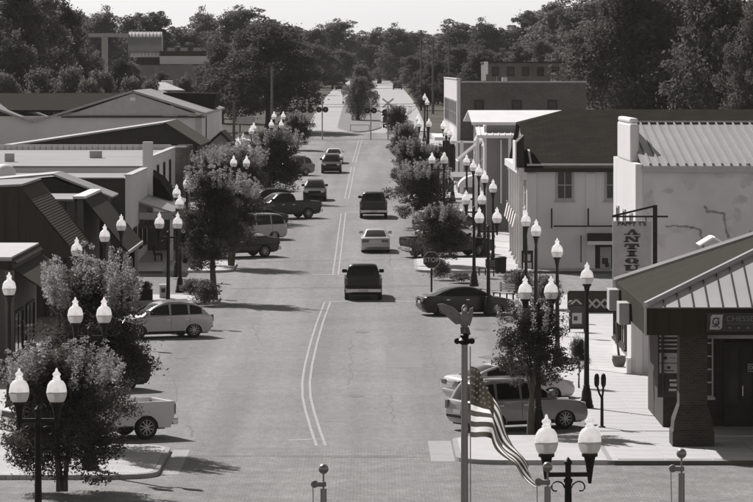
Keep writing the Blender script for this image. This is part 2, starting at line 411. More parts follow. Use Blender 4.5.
# painted markings
def strip(pts, w, dz=.006, name='road_marking', m='road_paint'):
    mb = MB(); vs = []; fs = []
    P = []
    for i in range(len(pts) - 1):
        (xa, ya), (xb, yb) = pts[i], pts[i + 1]; n = max(1, int(math.hypot(xb - xa, yb - ya) / 2.5))
        for k in range(n): P.append((xa + (xb - xa) * k / n, ya + (yb - ya) * k / n))
    P.append(pts[-1])
    for i, (x, y) in enumerate(P):
        a = P[max(0, i - 1)]; b = P[min(len(P) - 1, i + 1)]; d = Vector((b[0] - a[0], b[1] - a[1], 0)).normalized()
        nx, ny = -d.y * w / 2, d.x * w / 2
        vs += [(x + nx, y + ny, zg(y + ny) + dz), (x - nx, y - ny, zg(y - ny) + dz)]
        if i: fs.append((2 * i - 2, 2 * i - 1, 2 * i + 1, 2 * i))
    return struct(mb.add(vs, fs).build(name, m))
cl = [G(*p) for p in ((321, 446), (315.5, 430), (310, 412), (306.5, 397), (306, 382), (308.5, 365), (314, 342), (320, 322), (327.5, 302))]
for dx in (-.15, .15): strip([(x + dx, y) for x, y in cl], .095)
for p0, p1 in (((335.5, 275), (343.5, 213)), ((346.5, 199), (353, 167)), ((354, 162), (361, 138))):
    a, b = G(*p0), G(*p1)
    for dx in (-.16, .16): strip([(a[0] + dx, a[1]), (b[0] + dx, b[1])], .095)
for (xa, xb, py) in ((328, 427, 301.5), (266, 336, 274.5), (343, 384, 212), (318, 347, 199), (367, 392, 246)):
    y = solveY(py); strip([(WX(xa, y), y), (WX(xb, y), y)], .45)
strip([G(288, 440.5), G(312, 439.5)], .3)
# cracks and patched seams in the asphalt
def crack(p0, p1, n=14, amp=.25, w=.03):
    a, b = G(*p0), G(*p1); pts = []
    for k in range(n + 1):
        t = k / n; pts.append((a[0] + (b[0] - a[0]) * t + random.uniform(-amp, amp) * .45, a[1] + (b[1] - a[1]) * t + random.uniform(-.3, .3)))
    strip(pts, w, .005, 'road_crack', 'road_crack')
crack((352, 340), (350, 385), 22, .3, .035); crack((389, 395), (394, 425), 14, .2); crack((430, 350), (442, 395), 12, .3)
crack((176, 378), (178, 420), 14, .25); crack((188, 425), (192, 437), 6, .3, .09); crack((388, 250), (392, 268), 8, .2, .06)
crack((250, 320), (262, 345), 10, .3); crack((260, 262), (420, 259), 12, .1, .25); crack((230, 289), (430, 286), 16, .1, .3)
for (x, y) in ((-4, 128.4), (3, 128.0)): strip([(x - 6, y), (x + 5, y)], .06, .005, 'road_crack', 'road_crack')

for (x, y, w_, l_) in ((-5.4, 158, 1.2, 7), (1.4, 171, 1.5, 10), (-6.5, 196, 2.2, 5), (.6, 224, 6, 1.2), (-4.6, 262, 1.3, 12), (1.2, 292, 1.4, 9), (-1.2, 143, .9, 4), (-7.5, 144, 1.8, 3)):
    struct(ribbon(x - w_ / 2, x + w_ / 2, y - l_ / 2, y + l_ / 2, .0035, .05).build('road_patch', 'road_patch'))
for (x, y, r_) in ((-9.0, 166, .5), (-8.2, 172, .35), (-9.4, 192, .4), (4.2, 160, .5), (5.0, 172, .45), (4.4, 184, .5), (-.6, 152, .3), (5.2, 190, .4), (-9.6, 143, .5), (-.4, 188, .35)):
    rd = random.Random(int(y)); struct(MB().add([(x + r_ * rd.uniform(.6, 1.2) * math.cos(a), y + 2.2 * r_ * rd.uniform(.6, 1.2) * math.sin(a), zg(y) + .0072) for a in [math.pi * k / 7 for k in range(14)]], [tuple(range(14))]).build('oil_stain', 'oil'))
# ================================================================== trees
def crown(name, clumps, per, size, seed, m, flat=.5):
    rg = np.random.default_rng(seed); C = []
    for (x, y, z, r, sz) in clumps:
        n = int(per * r * r) + 12
        d = rg.normal(size=(n, 3)); d /= np.linalg.norm(d, axis=1)[:, None]
        rad = r * (0.35 + 0.75 * rg.random(n) ** .55); rad = np.where(rg.random(n) < .16, rad * rg.uniform(1.1, 1.75, n), rad)
        C.append(np.column_stack([x + d[:, 0] * rad, y + d[:, 1] * rad, z + d[:, 2] * rad * sz]))
    P = np.vstack(C); n = len(P)
    nn = rg.normal(size=(n, 3)); nn[:, 2] += flat; nn /= np.linalg.norm(nn, axis=1)[:, None]
    a = np.cross(nn, rg.normal(size=(n, 3))); a /= np.linalg.norm(a, axis=1)[:, None]; b = np.cross(nn, a)
    L = size * (.6 + .8 * rg.random(n))[:, None]; W = L * .5
    V = np.empty((n, 4, 3)); V[:, 0] = P - a * L * .6; V[:, 1] = P + b * W * .55 + nn * L * .08; V[:, 2] = P + a * L * .6; V[:, 3] = P - b * W * .55 + nn * L * .08
    me = bpy.data.meshes.new(name); me.vertices.add(4 * n); me.vertices.foreach_set('co', V.reshape(-1))
    me.loops.add(4 * n); me.loops.foreach_set('vertex_index', np.arange(4 * n, dtype=np.int32))
    me.polygons.add(n); me.polygons.foreach_set('loop_start', np.arange(0, 4 * n, 4, dtype=np.int32)); me.polygons.foreach_set('loop_total', np.full(n, 4, dtype=np.int32))
    me.update(calc_edges=True); me.validate(); me.materials.append(M[m]); return me
def trunk_mesh(h, cb, r, spread, seed, stems=1, m='bark'):       # h total height, cb crown base
    rd = random.Random(seed); mb = MB()
    for s in range(stems):
        a = rd.uniform(0, 6.28); o = (.0 if stems == 1 else .12)
        base = Vector((math.cos(a) * o, math.sin(a) * o, -.05)); top = Vector((math.cos(a) * spread * (.12 if stems == 1 else .3), math.sin(a) * spread * (.12 if stems == 1 else .3), h * .72))
        pts = [base.lerp(top, t) + Vector((rd.uniform(-.05, .05), rd.uniform(-.05, .05), 0)) * h * .12 * (t > 0) for t in (0, .12, .3, .5, .75, 1)]
        rr = r / math.sqrt(stems)
        mb.tube(pts, [rr * 1.35, rr, rr * .85, rr * .65, rr * .4, rr * .12], 8)
        for k in range(5 if stems == 1 else 3):
            t = rd.uniform(.3, .8); p = base.lerp(top, t); b = rd.uniform(0, 6.28); L = spread * rd.uniform(.55, .9)
            q = p + Vector((math.cos(b) * L, math.sin(b) * L, (h - p.z) * rd.uniform(.3, .65)))
            mid = p.lerp(q, .5) + Vector((0, 0, .08 * h))
            mb.tube([p, mid, q], [rr * .45, rr * .3, rr * .08], 6)
    return mb.mesh('trunk', m, smooth=60)
def clumps_round(h, cb, w, n, seed, r0, r1, taper=.5, lobes=8):
    rd = random.Random(seed); out = []; LB = []
    for k in range(lobes):
        u = (k + rd.random()) / lobes; zz = cb + (h - cb) * (.12 + .76 * u)
        prof = (1 - (2 * abs(u - .38)) ** 2 * (.75 if u > .38 else .35)); a = k * 2.4 + rd.uniform(-.6, .6)
        R_ = w * rd.uniform(.17, .27) * (1.05 - .35 * u * taper); q = max(0, w / 2 * prof - R_) * rd.uniform(.55, 1.08)
        LB.append((math.cos(a) * q, math.sin(a) * q, min(zz, h - R_ * .8), R_))
    LB.append((0, 0, cb + (h - cb) * .55, w * .3)); LB.append((rd.uniform(-.1, .1) * w, rd.uniform(-.1, .1) * w, h - w * .16, w * .17))
    for k in range(n):
        x, y, z, R_ = LB[k % len(LB)]; d = Vector((rd.gauss(0, 1), rd.gauss(0, 1), rd.gauss(0, .8) + .2)).normalized() * R_ * rd.uniform(.5, 1.28)
        out.append((x + d.x, y + d.y, max(cb * .8, z + d.z * .9), rd.uniform(r0, r1), rd.uniform(.6, .9)))
    for x, y, z, R_ in LB: out.append((x, y, z, R_ * .7, .9))
    return out
def shoots(cl, h, w, n, seed, r=.16, ln=.8):
    rd = random.Random(seed)
    for k in range(n):
        a = rd.uniform(0, 6.28); q = math.sqrt(rd.random()) * w * .40; L = ln * rd.uniform(.5, 1.2); z0 = h - (q / (w / 2)) ** 2 * h * .20 - .30
        for j in range(4):
            t = j / 3; cl.append((math.cos(a) * q * (1 + .12 * t), math.sin(a) * q * (1 + .12 * t), z0 + L * t, r * (1 - .45 * t), 1.3))
    return cl
# --- street trees: crape-myrtle like, each with its own size
STREET = {}
def street_mesh(key, h, cb, w, n, per, size, seed, m, stems, r, nsh):
    cl = clumps_round(h * .94, cb, w, n, seed, .16 * w / 3, .36 * w / 3)
    sh = shoots([], h * .95, w, nsh, seed + 5, r=.09 * w / 3 + .02, ln=.34 * h / 2)
    STREET[key] = (crown('crown', cl, per, size, seed, m, .25), trunk_mesh(h, cb, r, w * .42, seed + 1, stems), h, w, crown('blossom_highlight', sh, per * 1.5, size * .85, seed + 9, 'leaf_pale', .1))  # pale flower tips; backlit highlights of the crown tops put into their colour
street_mesh('full', 6.4, 1.0, 4.4, 190, 1300, .088, 11, 'leaf_street', 3, .16, 60)
street_mesh('low', 4.5, .5, 4.0, 190, 1500, .08, 12, 'leaf_street', 3, .13, 50)
street_mesh('tall', 7.6, 1.8, 3.8, 190, 1500, .095, 13, 'leaf_street', 1, .17, 22)
street_mesh('small', 4.4, 1.6, 2.5, 120, 2200, .07, 14, 'leaf_street', 1, .09, 16)
street_mesh('round', 4.6, .5, 3.7, 160, 1200, .10, 15, 'leaf_street', 2, .12, 40)
street_mesh('paleround', 5.4, .6, 4.2, 160, 950, .105, 16, 'leaf_street', 2, .12, 75)
def street_tree(key, x, y, h, w, rz, label, name='street_tree', group=None, base=.14):
    cm, tm, h0, w0, bm_ = STREET[key]
    t = thing(name, label, 'tree', (x, y, zg(y) + base), rz, group); t.scale = (w / w0, w / w0, h / h0)
    obj('crown', cm, t); obj('trunk', tm, t); obj('blossom_highlight', bm_, t); return t
GT = 'street trees along the kerbs'
def st(key, px, py, top, wpx, rz, label):
    x, y = G(px, py); z = zg(y); street_tree(key, x, y, WZ(top, y) - z - .14, wpx * 1.2 * y / F, rz, label, group=GT)
st('low', 62, 494, 347, 124, .4, 'bushy low tree with several stems behind the twin lamp on the brick corner')
st('full', 88, 452, 262, 120, 1.1, 'broad full tree beside the white pickup at the brick corner')
st('tall', 214, 302, 166, 66, 2.0, 'tall dense tree beside the small bushes, throwing a long shadow over the side road')
st('full', 231, 268, 178, 60, 2.6, 'dark tree on the kerb extension beyond the side road, behind the tall dense tree')
st('round', 272, 203, 130, 62, .3, 'rounded tree beyond the parked dark pickup and the minivan')
st('paleround', 240, 222, 148, 60, .9, 'pale feathery tree beside the minivan')
st('paleround', 218, 214, 150, 52, 1.7, 'pale feathery tree in front of the low brick shopfront')
st('round', 256, 190, 140, 44, 1.2, 'loose pale topped tree between the twin lamps and the rounded tree')
st('round', 298, 150, 114, 34, 2.3, 'small round tree near the railway crossing gate')
st('small', 531, 437, 297, 78, .5, 'slender small tree in front of the parked grey SUV')
st('round', 440, 268, 206, 56, .8, 'round dense tree behind the stop sign')
st('paleround', 424, 228, 163, 58, 2.9, 'pale topped tree beside the dark pickup in the lane')
st('round', 413, 200, 140, 42, 1.9, 'dark tree beyond the pale topped tree on the kerb extension')
st('round', 404, 172, 124, 34, .1, 'dense tree next to the far pair of twin lamps')
st('paleround', 432, 178, 146, 40, 4.0, 'pale loose tree between the far lamps and the tin roofed shop')
st('round', 398, 140, 106, 26, 3.3, 'small dark tree opposite the traffic island')
# thin young tree on the pavement
y = solveY(392); t = street_tree('small', WX(579, y), y, 2.05, .95, 1.0, 'thin young tree with a sparse tuft on the pavement', 'young_tree')
# bushes
BM = crown('foliage', clumps_round(1.1, .1, 1.5, 26, 31, .22, .36), 900, .1, 33, 'leaf_bush', .3)
BS = MB().tube([(0, 0, -.05), (.05, 0, .5), (.1, .05, .8)], [.04, .03, .015], 6).tube([(0, 0, 0), (-.2, .1, .6)], [.03, .012], 6).mesh('stem', 'bark')
def bush(px, py, w, h, label, base=.14):
    x, y = G(px, py); b = thing('shrub', label, 'shrub', (x, y, zg(y) + base), random.uniform(0, 6)); b.scale = (w / 1.5, w / 1.5, h / 1.1)
    obj('foliage', BM, b); obj('stem', BS, b)
bush(204, 306, 1.6, 1.15, 'clipped shrub at the foot of the tall dense tree')
bush(191, 297, 1.2, .8, 'low shrub left of the tall dense tree beside the pale pillar')
bush(440, 280, 1.3, 1.0, 'rounded shrub behind the stop sign post')
bush(462, 283, 1.7, .45, 'low spread of pale flowers behind the black sedan')
bush(522, 296, 2.0, 1.2, 'loose flowering shrub by the notice board')
bush(545, 312, 1.8, 1.6, 'feathery shrub behind the twin lamp and the zigzag panel')
bush(578, 358, .7, .5, 'small flowering plant on the pavement under the zigzag panel')

# --- large trees behind the town
BIG = []
def big_mesh(h, cb, w, n, per, size, seed, m, taper=.5):
    cl = clumps_round(h, cb, w, n, seed, .035 * w, .085 * w, taper, 14)
    BIG.append((crown('crown', cl, per, size, seed, m, .35), trunk_mesh(h, cb, .34, w * .4, seed + 1, 1), h, w))
big_mesh(14, 1.4, 12, 240, 230, .28, 41, 'leaf_dark')      # 0 dark dense
big_mesh(15, 2.0, 10, 220, 260, .27, 42, 'leaf_dark', .3)  # 1 dark taller
big_mesh(13, 1.2, 11, 200, 200, .30, 43, 'leaf_wood')      # 2 mid
big_mesh(16, 3.5, 9, 150, 230, .29, 44, 'leaf_wood', .2)   # 3 mid with gaps
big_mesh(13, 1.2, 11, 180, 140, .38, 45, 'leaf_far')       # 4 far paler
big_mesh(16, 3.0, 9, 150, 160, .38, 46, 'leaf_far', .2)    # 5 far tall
big_mesh(6, .3, 6.5, 110, 320, .2, 47, 'leaf_bush')        # 6 pale shrubby
def big_tree(v, px, top, y, wpx, label, group=None, name='tree'):
    cm, tm, h0, w0 = BIG[v]; x = WX(px, y); z = zg(y) - .06; h = WZ(top, y) - z; w = wpx * y / F
    t = thing(name, label, 'tree', (x, y, z), random.uniform(0, 6.28), group); t.scale = (w / w0, w / w0, h / h0)
    obj('crown', cm, t); obj('trunk', tm, t)
big_tree(0, 268, 24, 470, 132, 'broad dark tree overhanging the road at the railway crossing')
big_tree(2, 222, 42, 500, 60, 'mid grey tree beside the broad dark tree')
x, y = G(358, 121)
big_tree(6, 358, 75, y, 36, 'small round tree on the traffic island')
big_tree(6, 361, 63, y + 45, 42, 'pale topped round tree further along the traffic island')
big_tree(0, 640, -22, 400, 170, 'huge dark tree behind the dark shingled roof'); big_tree(2, 722, -18, 385, 140, 'big tree with a textured crown behind the ribbed tin roof')
big_tree(0, 612, 20, 500, 84, 'dark tree beside the building with the pale rooftop box'); big_tree(1, 690, -10, 440, 120, 'tall dark tree filling the gap between the two huge trees')
big_tree(6, 574, 30, 600, 34, 'pale leaved tree above the flat roofed building')
big_tree(0, 762, 2, 370, 100, 'dark tree at the far end of the ribbed tin roof')
GW = 'trees behind the gabled hall'
for v, px, top, y, w in ((1, 18, -18, 440, 100), (0, 62, 4, 480, 78), (3, -22, -8, 430, 96), (3, 42, -8, 470, 84), (2, 92, 56, 500, 50), (0, 120, 60, 520, 46), (2, 20, 40, 425, 76)):
    big_tree(v, px, top, y, w, 'dark leafy tree rising behind the gabled hall', GW)
for px, top, y, w in ((70, 64, 418, 66), (104, 68, 414, 60), (130, 74, 412, 52), (36, 66, 420, 66), (88, 76, 408, 54), (6, 70, 416, 60), (148, 77, 412, 44)):
    big_tree(6, px, top, y, w, 'pale shrubby tree directly behind the gabled hall roof', 'pale shrubs behind the gabled hall', 'shrubby_tree')
for px, top, y, w in ((158, 72, 520, 36), (184, 76, 500, 30), (204, 66, 520, 34), (134, 62, 540, 30)): big_tree(2, px, top, y, w, 'leafy tree between the gabled hall and the barrel roofed mill', 'trees in front of the mill')
GF = 'trees of the wood on the skyline'
far = [(4, 78, 18, 740, 46), (5, 106, 13, 760, 44), (4, 132, 20, 800, 44), (5, 158, 16, 780, 46), (4, 184, 24, 820, 46), (5, 208, 14, 800, 42), (4, 236, 12, 720, 46),
       (4, 262, 16, 760, 50), (5, 290, 22, 840, 44), (4, 312, 26, 880, 46), (5, 338, 24, 920, 40), (4, 356, 31, 1000, 34), (4, 376, 30, 1000, 36), (5, 396, 30, 960, 38), (4, 418, 28, 940, 44),
       (5, 440, 30, 900, 40), (4, 462, 27, 900, 46), (5, 486, 28, 880, 42), (4, 506, 25, 860, 46), (5, 532, 14, 800, 50), (4, 556, 8, 780, 54), (5, 584, 3, 740, 56), (4, 612, 0, 700, 60), (5, 640, -4, 700, 56)]
for i_, (v, px, top, y, w) in enumerate(far): big_tree((v, 2, 3, v)[i_ % 4], px + random.uniform(-6, 6), top + random.uniform(-5, 7), y + random.uniform(-40, 60), w * random.uniform(1.3, 1.9), ('broad grey tree in the wood on the skyline', 'rounded darker tree in the wood on the skyline', 'open tall tree in the wood on the skyline', 'tall slim tree in the wood on the skyline')[(0 if v == 4 else 3, 1, 2, 0 if v == 4 else 3)[i_ % 4]], GF)
GM = 'trees lining the far road'
mid = [(2, 318, 44, 800, 44), (2, 332, 58, 820, 30), (3, 344, 50, 900, 34), (2, 415, 56, 760, 40), (0, 421, 70, 640, 24), (2, 434, 60, 600, 36), (0, 447, 74, 560, 30), (3, 460, 46, 640, 44), (2, 480, 50, 620, 46),
       (2, 500, 52, 640, 44), (3, 522, 44, 620, 46), (2, 545, 40, 600, 46), (2, 395, 58, 940, 26), (2, 250, 40, 620, 60), (2, 200, 52, 640, 40), (3, 300, 40, 700, 40), (0, 425, 84, 560, 22), (2, 176, 58, 700, 34),
       (4, 380, 52, 1080, 40), (4, 365, 56, 1100, 40), (4, 395, 54, 1090, 40), (2, 560, 52, 560, 40)]
for v, px, top, y, w in mid: big_tree(v, px, top, y, w * 1.2, {0: 'small dark dense tree lining the far road', 2: 'rounded mid grey tree lining the far road', 3: 'tall tree with open crown lining the far road', 4: 'pale hazy tree closing the far end of the road'}[v], GM)

# ================================================================== street lamps
GP = [(.165, 0), (.20, .05), (.235, .16), (.238, .27), (.21, .40), (.16, .475), (.10, .51), (.085, .525), (.10, .545), (.075, .575), (.075, .60), (.10, .635), (.085, .67), (.045, .70), (.03, .735), (.03, .76), (.005, .79)]
HP = [(.035, -.62), (.04, -.56), (.055, -.46), (.075, -.3), (.105, -.14), (.12, -.08), (.16, -.075), (.165, -.03), (.155, -.005)]
def globe_on(root, x, z):
    h = MB().lathe(HP, (x, 0, z), 12).build('globe_holder', 'lamp_iron', root, smooth=40)
    g = MB().lathe(GP, (x, 0, z), 18).build('globe', 'globe_glass', root, smooth=50)
    MB().lathe([(.05, .0), (.05, .1), (.075, .16), (.08, .24), (.05, .31), (.01, .33)], (x, 0, z), 10).build('bulb', 'white_paint', g, smooth=40)
    MB().lathe([(.2385, .195), (.244, .2), (.244, .225), (.2385, .23)], (x, 0, z), 18).build('rim', 'white_paint', g, smooth=40)
BASE = [(.26, -.03), (.26, .10), (.23, .14), (.21, .30), (.19, .36), (.17, .60), (.13, .72), (.115, .78), (.125, .82), (.10, .86)]
LH = 5.3
def make_double():
    t = thing('street_lamp', '', 'lamp')
    MB().lathe(BASE, n=14).build('base', 'lamp_iron', t, smooth=40)
    MB().lathe([(.10, .80), (.085, 2.2), (.07, 3.9), (.09, 3.93), (.09, 3.98), (.06, 4.0), (.06, 4.28), (.085, 4.30), (.085, 4.34), (.03, 4.40), (.005, 4.43)], n=12).build('pole', 'lamp_iron', t, smooth=40)
    MB().box(-.46, .46, -.045, .045, 4.03, 4.12).build('crossarm', 'lamp_iron', t)
    for s in (-1, 1):
        pts = []
        for k in range(13):
            a = k / 12 * 5.0; r = .17 - .010 * k
            pts.append((s * (.24 - r * math.cos(a)), 0, 3.86 + r * math.sin(a) - .06))
        MB().tube(pts, .017, 6).build('scroll', 'lamp_iron', t, smooth=60)
        globe_on(t, s * .44, LH - .79)
    return t
def make_single():
    t = thing('street_lamp', '', 'lamp')
    MB().lathe(BASE, n=14).build('base', 'lamp_iron', t, smooth=40)
    MB().lathe([(.10, .80), (.085, 2.2), (.068, 3.9), (.055, 4.05)], n=12).build('pole', 'lamp_iron', t, smooth=40)
    globe_on(t, 0, LH - .79); return t
D0, S0 = make_double(), make_single(); used = set()
def lamp(kind, px, top, label, group=None, rz=0.0, ground=.14):
    p = D0 if kind == 'd' else S0
    o = p if kind not in used else copy_tree(p); used.add(kind)
    y = solveY(top, LH + ground); o.location = (WX(px, y), y, zg(y) + ground); o.rotation_euler = (random.uniform(-.007, .007), random.uniform(-.007, .007), rz); o['label'] = label
    if group: o['group'] = group
    elif 'group' in o: del o['group']
lamp('d', 568.5, 414, 'twin-globe iron lamp with scroll brackets beside the brick pier corner', 'twin-globe street lamps', .06)
lamp('d', 38.5, 368, 'twin-globe iron lamp in front of the bushy low tree at the brick corner', 'twin-globe street lamps', -.04)
lamp('d', 90.5, 297, 'twin-globe iron lamp among the leaves of the broad full tree', 'twin-globe street lamps')
lamp('d', 538.5, 275.5, 'twin-globe iron lamp in front of the parked grey SUV and slender tree', 'twin-globe street lamps', .03)
lamp('d', 488.5, 207, 'twin-globe iron lamp beside the bin on the pavement past the side road', 'twin-globe street lamps')
lamp('d', 474, 190, 'twin-globe iron lamp just beyond the one by the bin', 'twin-globe street lamps')
lamp('d', 438.5, 152, 'twin-globe iron lamp above the pale topped tree before the tin roofed shop', 'twin-globe street lamps')
lamp('d', 168, 212, 'twin-globe iron lamp in front of the dim shopfront with the canopy', 'twin-globe street lamps')
lamp('d', 240, 155, 'twin-globe iron lamp behind the pale feathery trees', 'twin-globe street lamps')
for px, top in ((276, 119), (278.5, 111), (424, 118)):
    lamp('d', px, top, 'distant twin-globe lamp near the railway crossing', 'distant twin-globe lamps')
lamp('s', 586.5, 262, 'single-globe iron lamp by the nose of the parked silver sedan', 'single-globe street lamps')
lamp('s', 557.5, 238, 'single-globe iron lamp in front of the white plaster building, near the zigzag panel', 'single-globe street lamps')
lamp('s', 535.5, 219, 'single-globe iron lamp at the street corner of the white plaster building', 'single-globe street lamps')
lamp('s', 526, 210, 'single-globe iron lamp rising behind the notice board', 'single-globe street lamps')
lamp('s', 77, 237, 'single-globe iron lamp rising above the broad full tree', 'single-globe street lamps')
lamp('s', 104, 224, 'single-globe iron lamp in front of the boarded shop gable', 'single-globe street lamps')
lamp('s', 121, 214, 'single-globe iron lamp in front of the steep dark awning', 'single-globe street lamps')
lamp('s', 9, 272, 'single-globe iron lamp in the shade under the tilted metal awning', 'single-globe street lamps')
for px, top in ((180, 194), (177, 184), (187, 175)):
    lamp('s', px, top, 'single-globe lamp outside the low brick shopfronts', 'single-globe lamps outside the low brick shopfronts')
for px, top in ((249, 144), (243, 133), (238.5, 137), (251.5, 125), (254, 122)):
    lamp('s', px, top, 'single-globe lamp outside the pale gabled hall', 'single-globe lamps outside the pale gabled hall')
for px, top in ((493, 179), (484.5, 170), (479, 163.5), (473.5, 159), (467, 154)):
    lamp('s', px, top, 'single-globe lamp in the row outside the tin roofed shop', 'single-globe lamps outside the tin roofed shop')
for px, top in ((452.5, 134), (450, 128), (446, 126), (443.5, 120), (444, 152), (428.5, 118), (418, 113.5), (427.5, 97.5), (424.5, 93)):
    lamp('s', px, top, 'distant single-globe lamp outside the brown brick building', 'single-globe lamps outside the brown brick building')

# ================================================================== vehicles
def arc(cx, r, z0, n=8):                 # wheel arch points from rear to front along the sill
    return [(cx - r * math.cos(math.pi * k / n), z0 + math.sqrt(max(0, 1)) * r * math.sin(math.pi * k / n) * .98) for k in range(n + 1)]
def loft_body(mb, outl, w, L):
    sl = [(-w, .055), (-w + .03, .02), (-w + .16, 0), (w - .16, 0), (w - .03, .02), (w, .055)]
    n = len(outl); zt = max(z for _, z in outl); vs = []
    for y, i in sl:
        for x, z in outl:
            e = (abs(x) / (L / 2)) ** 5
            vs.append((x - math.copysign(i * 3.2 * e, x), y, z - (i * .55 if z > .55 * zt else 0)))
    # pull belt line inwards a little (tumblehome) on the outer slices
    fs = []
    for s in range(len(sl) - 1):
        for k in range(n): fs.append((s * n + k, s * n + (k + 1) % n, (s + 1) * n + (k + 1) % n, (s + 1) * n + k))
    fs += [tuple(range(n)), tuple((len(sl) - 1) * n + k for k in range(n))]
    mb.add(vs, fs)
WHEEL = {}
def wheel_meshes(r, w=.22):
    k = round(r, 3)
    if k not in WHEEL:
        ty = MB().lathe([(r * .62, -w / 2), (r * .9, -w / 2), (r * .98, -w / 2 + .03), (r, -w / 4), (r, w / 4), (r * .98, w / 2 - .03), (r * .9, w / 2), (r * .62, w / 2)], n=22, axis='y', cap=False).mesh('tyre', 'tyre', smooth=40)
        rm = MB().lathe([(r * .60, -.07), (r * .60, .045), (r * .5, .035), (.01, .035)], n=20, axis='y', m=1, cap=False)
        rm.lathe([(r * .60, .05), (r * .64, .10), (r * .66, .10), (r * .66, -.07)], n=22, axis='y', cap=False)
        for j in range(10):
            a = (j // 2) * 2 * math.pi / 5 + (.16 if j % 2 else -.16); a2 = (j // 2) * 2 * math.pi / 5 + (.30 if j % 2 else -.30)
            o = Vector((math.cos(a), 0, math.sin(a))); o2 = Vector((math.cos(a2), 0, math.sin(a2))); p = Vector((-math.sin(a), 0, math.cos(a)))
            A = [o * .05 - p * .02, o2 * r * .62 - p * .017, o2 * r * .62 + p * .017, o * .05 + p * .02]
            rm.prism([q + Vector((0, .055, 0)) for q in A], (0, .03, 0))
        rm.lathe([(.07, .05), (.07, .09), (.01, .095)], n=10, axis='y')
        WHEEL[k] = (ty, rm.mesh('rim', ['alloy', 'plastic_black'], smooth=40))
    return WHEEL[k]
def chaikin(P, n=2):
    for _ in range(n):
        Q = [P[0]]
        for i in range(len(P) - 1):
            a, b = P[i], P[i + 1]
            Q += [(a[0] * .75 + b[0] * .25, a[1] * .75 + b[1] * .25), (a[0] * .25 + b[0] * .75, a[1] * .25 + b[1] * .75)]
        P = Q + [P[-1]]
    return P
SPEC = {
 'sedan': dict(L=4.75, W=1.82, name='sedan', cat='car', ax=(-1.36, 1.40), r=.325, zb=.21,
    prof=[(-2.30, .30), (-2.38, .42), (-2.40, .62), (-2.36, .88), (-2.22, 1.0), (-1.6, 1.02), (.9, .97), (1.7, .88), (2.16, .77), (2.34, .62), (2.38, .42), (2.30, .28)],
    cab=[(-1.95, .98), (-1.35, 1.24), (-.75, 1.42), (-.2, 1.46), (.3, 1.42), (.75, 1.24), (1.3, .95)], wb=.80, wt=.58, wins=((-1.22, -.30), (-.22, .78)), rear=(-1.86, -.86), front=(.38, 1.22)),
 'suv': dict(L=4.75, W=1.88, name='suv', cat='car', ax=(-1.38, 1.40), r=.365, zb=.27,
    prof=[(-2.28, .36), (-2.36, .48), (-2.37, .75), (-2.32, 1.0), (-2.2, 1.1), (-1.6, 1.1), (.95, 1.07), (1.65, 1.02), (2.1, .93), (2.32, .76), (2.36, .48), (2.28, .34)],
    cab=[(-2.26, 1.05), (-2.05, 1.5), (-1.85, 1.70), (-1.2, 1.76), (-.3, 1.76), (.2, 1.71), (.65, 1.45), (1.22, 1.04)], wb=.86, wt=.68, wins=((-2.0, -1.32), (-1.24, -.36), (-.28, .72)), rear=(-2.24, -1.93), front=(.30, 1.12)),
 'crossover': dict(L=4.70, W=1.86, name='crossover_car', cat='car', ax=(-1.36, 1.38), r=.37, zb=.25,
    prof=[(-2.22, .38), (-2.32, .5), (-2.35, .75), (-2.30, .98), (-2.12, 1.09), (-1.5, 1.1), (.9, 1.04), (1.6, .97), (2.08, .86), (2.3, .70), (2.34, .45), (2.26, .30)],
    cab=[(-2.2, 1.04), (-1.95, 1.34), (-1.6, 1.56), (-1.0, 1.66), (-.3, 1.68), (.2, 1.62), (.7, 1.4), (1.3, 1.0)], wb=.84, wt=.64, wins=((-1.78, -1.18), (-1.10, -.26), (-.18, .78)), rear=(-2.16, -1.68), front=(.28, 1.2)),
 'minivan': dict(L=4.95, W=1.94, name='minivan', cat='van', ax=(-1.45, 1.52), r=.33, zb=.2,
    prof=[(-2.36, .3), (-2.45, .42), (-2.47, .7), (-2.44, 1.0), (-2.36, 1.07), (-1.5, 1.07), (1.3, 1.0), (1.9, .9), (2.26, .76), (2.44, .6), (2.46, .4), (2.36, .28)],
    cab=[(-2.42, 1.03), (-2.26, 1.45), (-2.08, 1.70), (-1.4, 1.77), (-.2, 1.77), (.4, 1.70), (.95, 1.42), (1.75, .96)], wb=.88, wt=.70, wins=((-2.2, -1.3), (-1.22, -.18), (-.10, .98)), rear=(-2.40, -2.16), front=(.5, 1.62)),
 'pickup': dict(L=5.55, W=1.98, name='pickup_truck', cat='truck', ax=(-1.72, 1.72), r=.385, zb=.36,
    bed=[(-2.70, .60), (-2.74, .66), (-2.74, .80), (-.42, .80), (-.40, 1.20)], prof=[(-.40, 1.20), (1.02, 1.18), (1.85, 1.13), (2.48, 1.06), (2.68, .9), (2.74, .62), (2.68, .45)],
    cab=[(-.46, 1.16), (-.38, 1.55), (-.25, 1.76), (.05, 1.83), (.35, 1.80), (.75, 1.55), (1.34, 1.14)], wb=.89, wt=.70, wins=((-.22, .72),), rear=(-.45, -.30), front=(.42, 1.26)),
 'crewcab': dict(L=5.75, W=2.02, name='pickup_truck', cat='truck', ax=(-1.78, 1.80), r=.40, zb=.38,
    bed=[(-2.80, .64), (-2.84, .70), (-2.84, .84), (-.88, .84), (-.86, 1.26)], prof=[(-.86, 1.26), (1.12, 1.24), (1.95, 1.19), (2.56, 1.12), (2.78, .95), (2.84, .66), (2.78, .48)],
    cab=[(-.92, 1.22), (-.84, 1.6), (-.72, 1.84), (-.3, 1.92), (.25, 1.91), (.55, 1.82), (.9, 1.58), (1.44, 1.2)], wb=.91, wt=.72, wins=((-.70, .06), (.14, .92)), rear=(-.91, -.76), front=(.58, 1.36))}
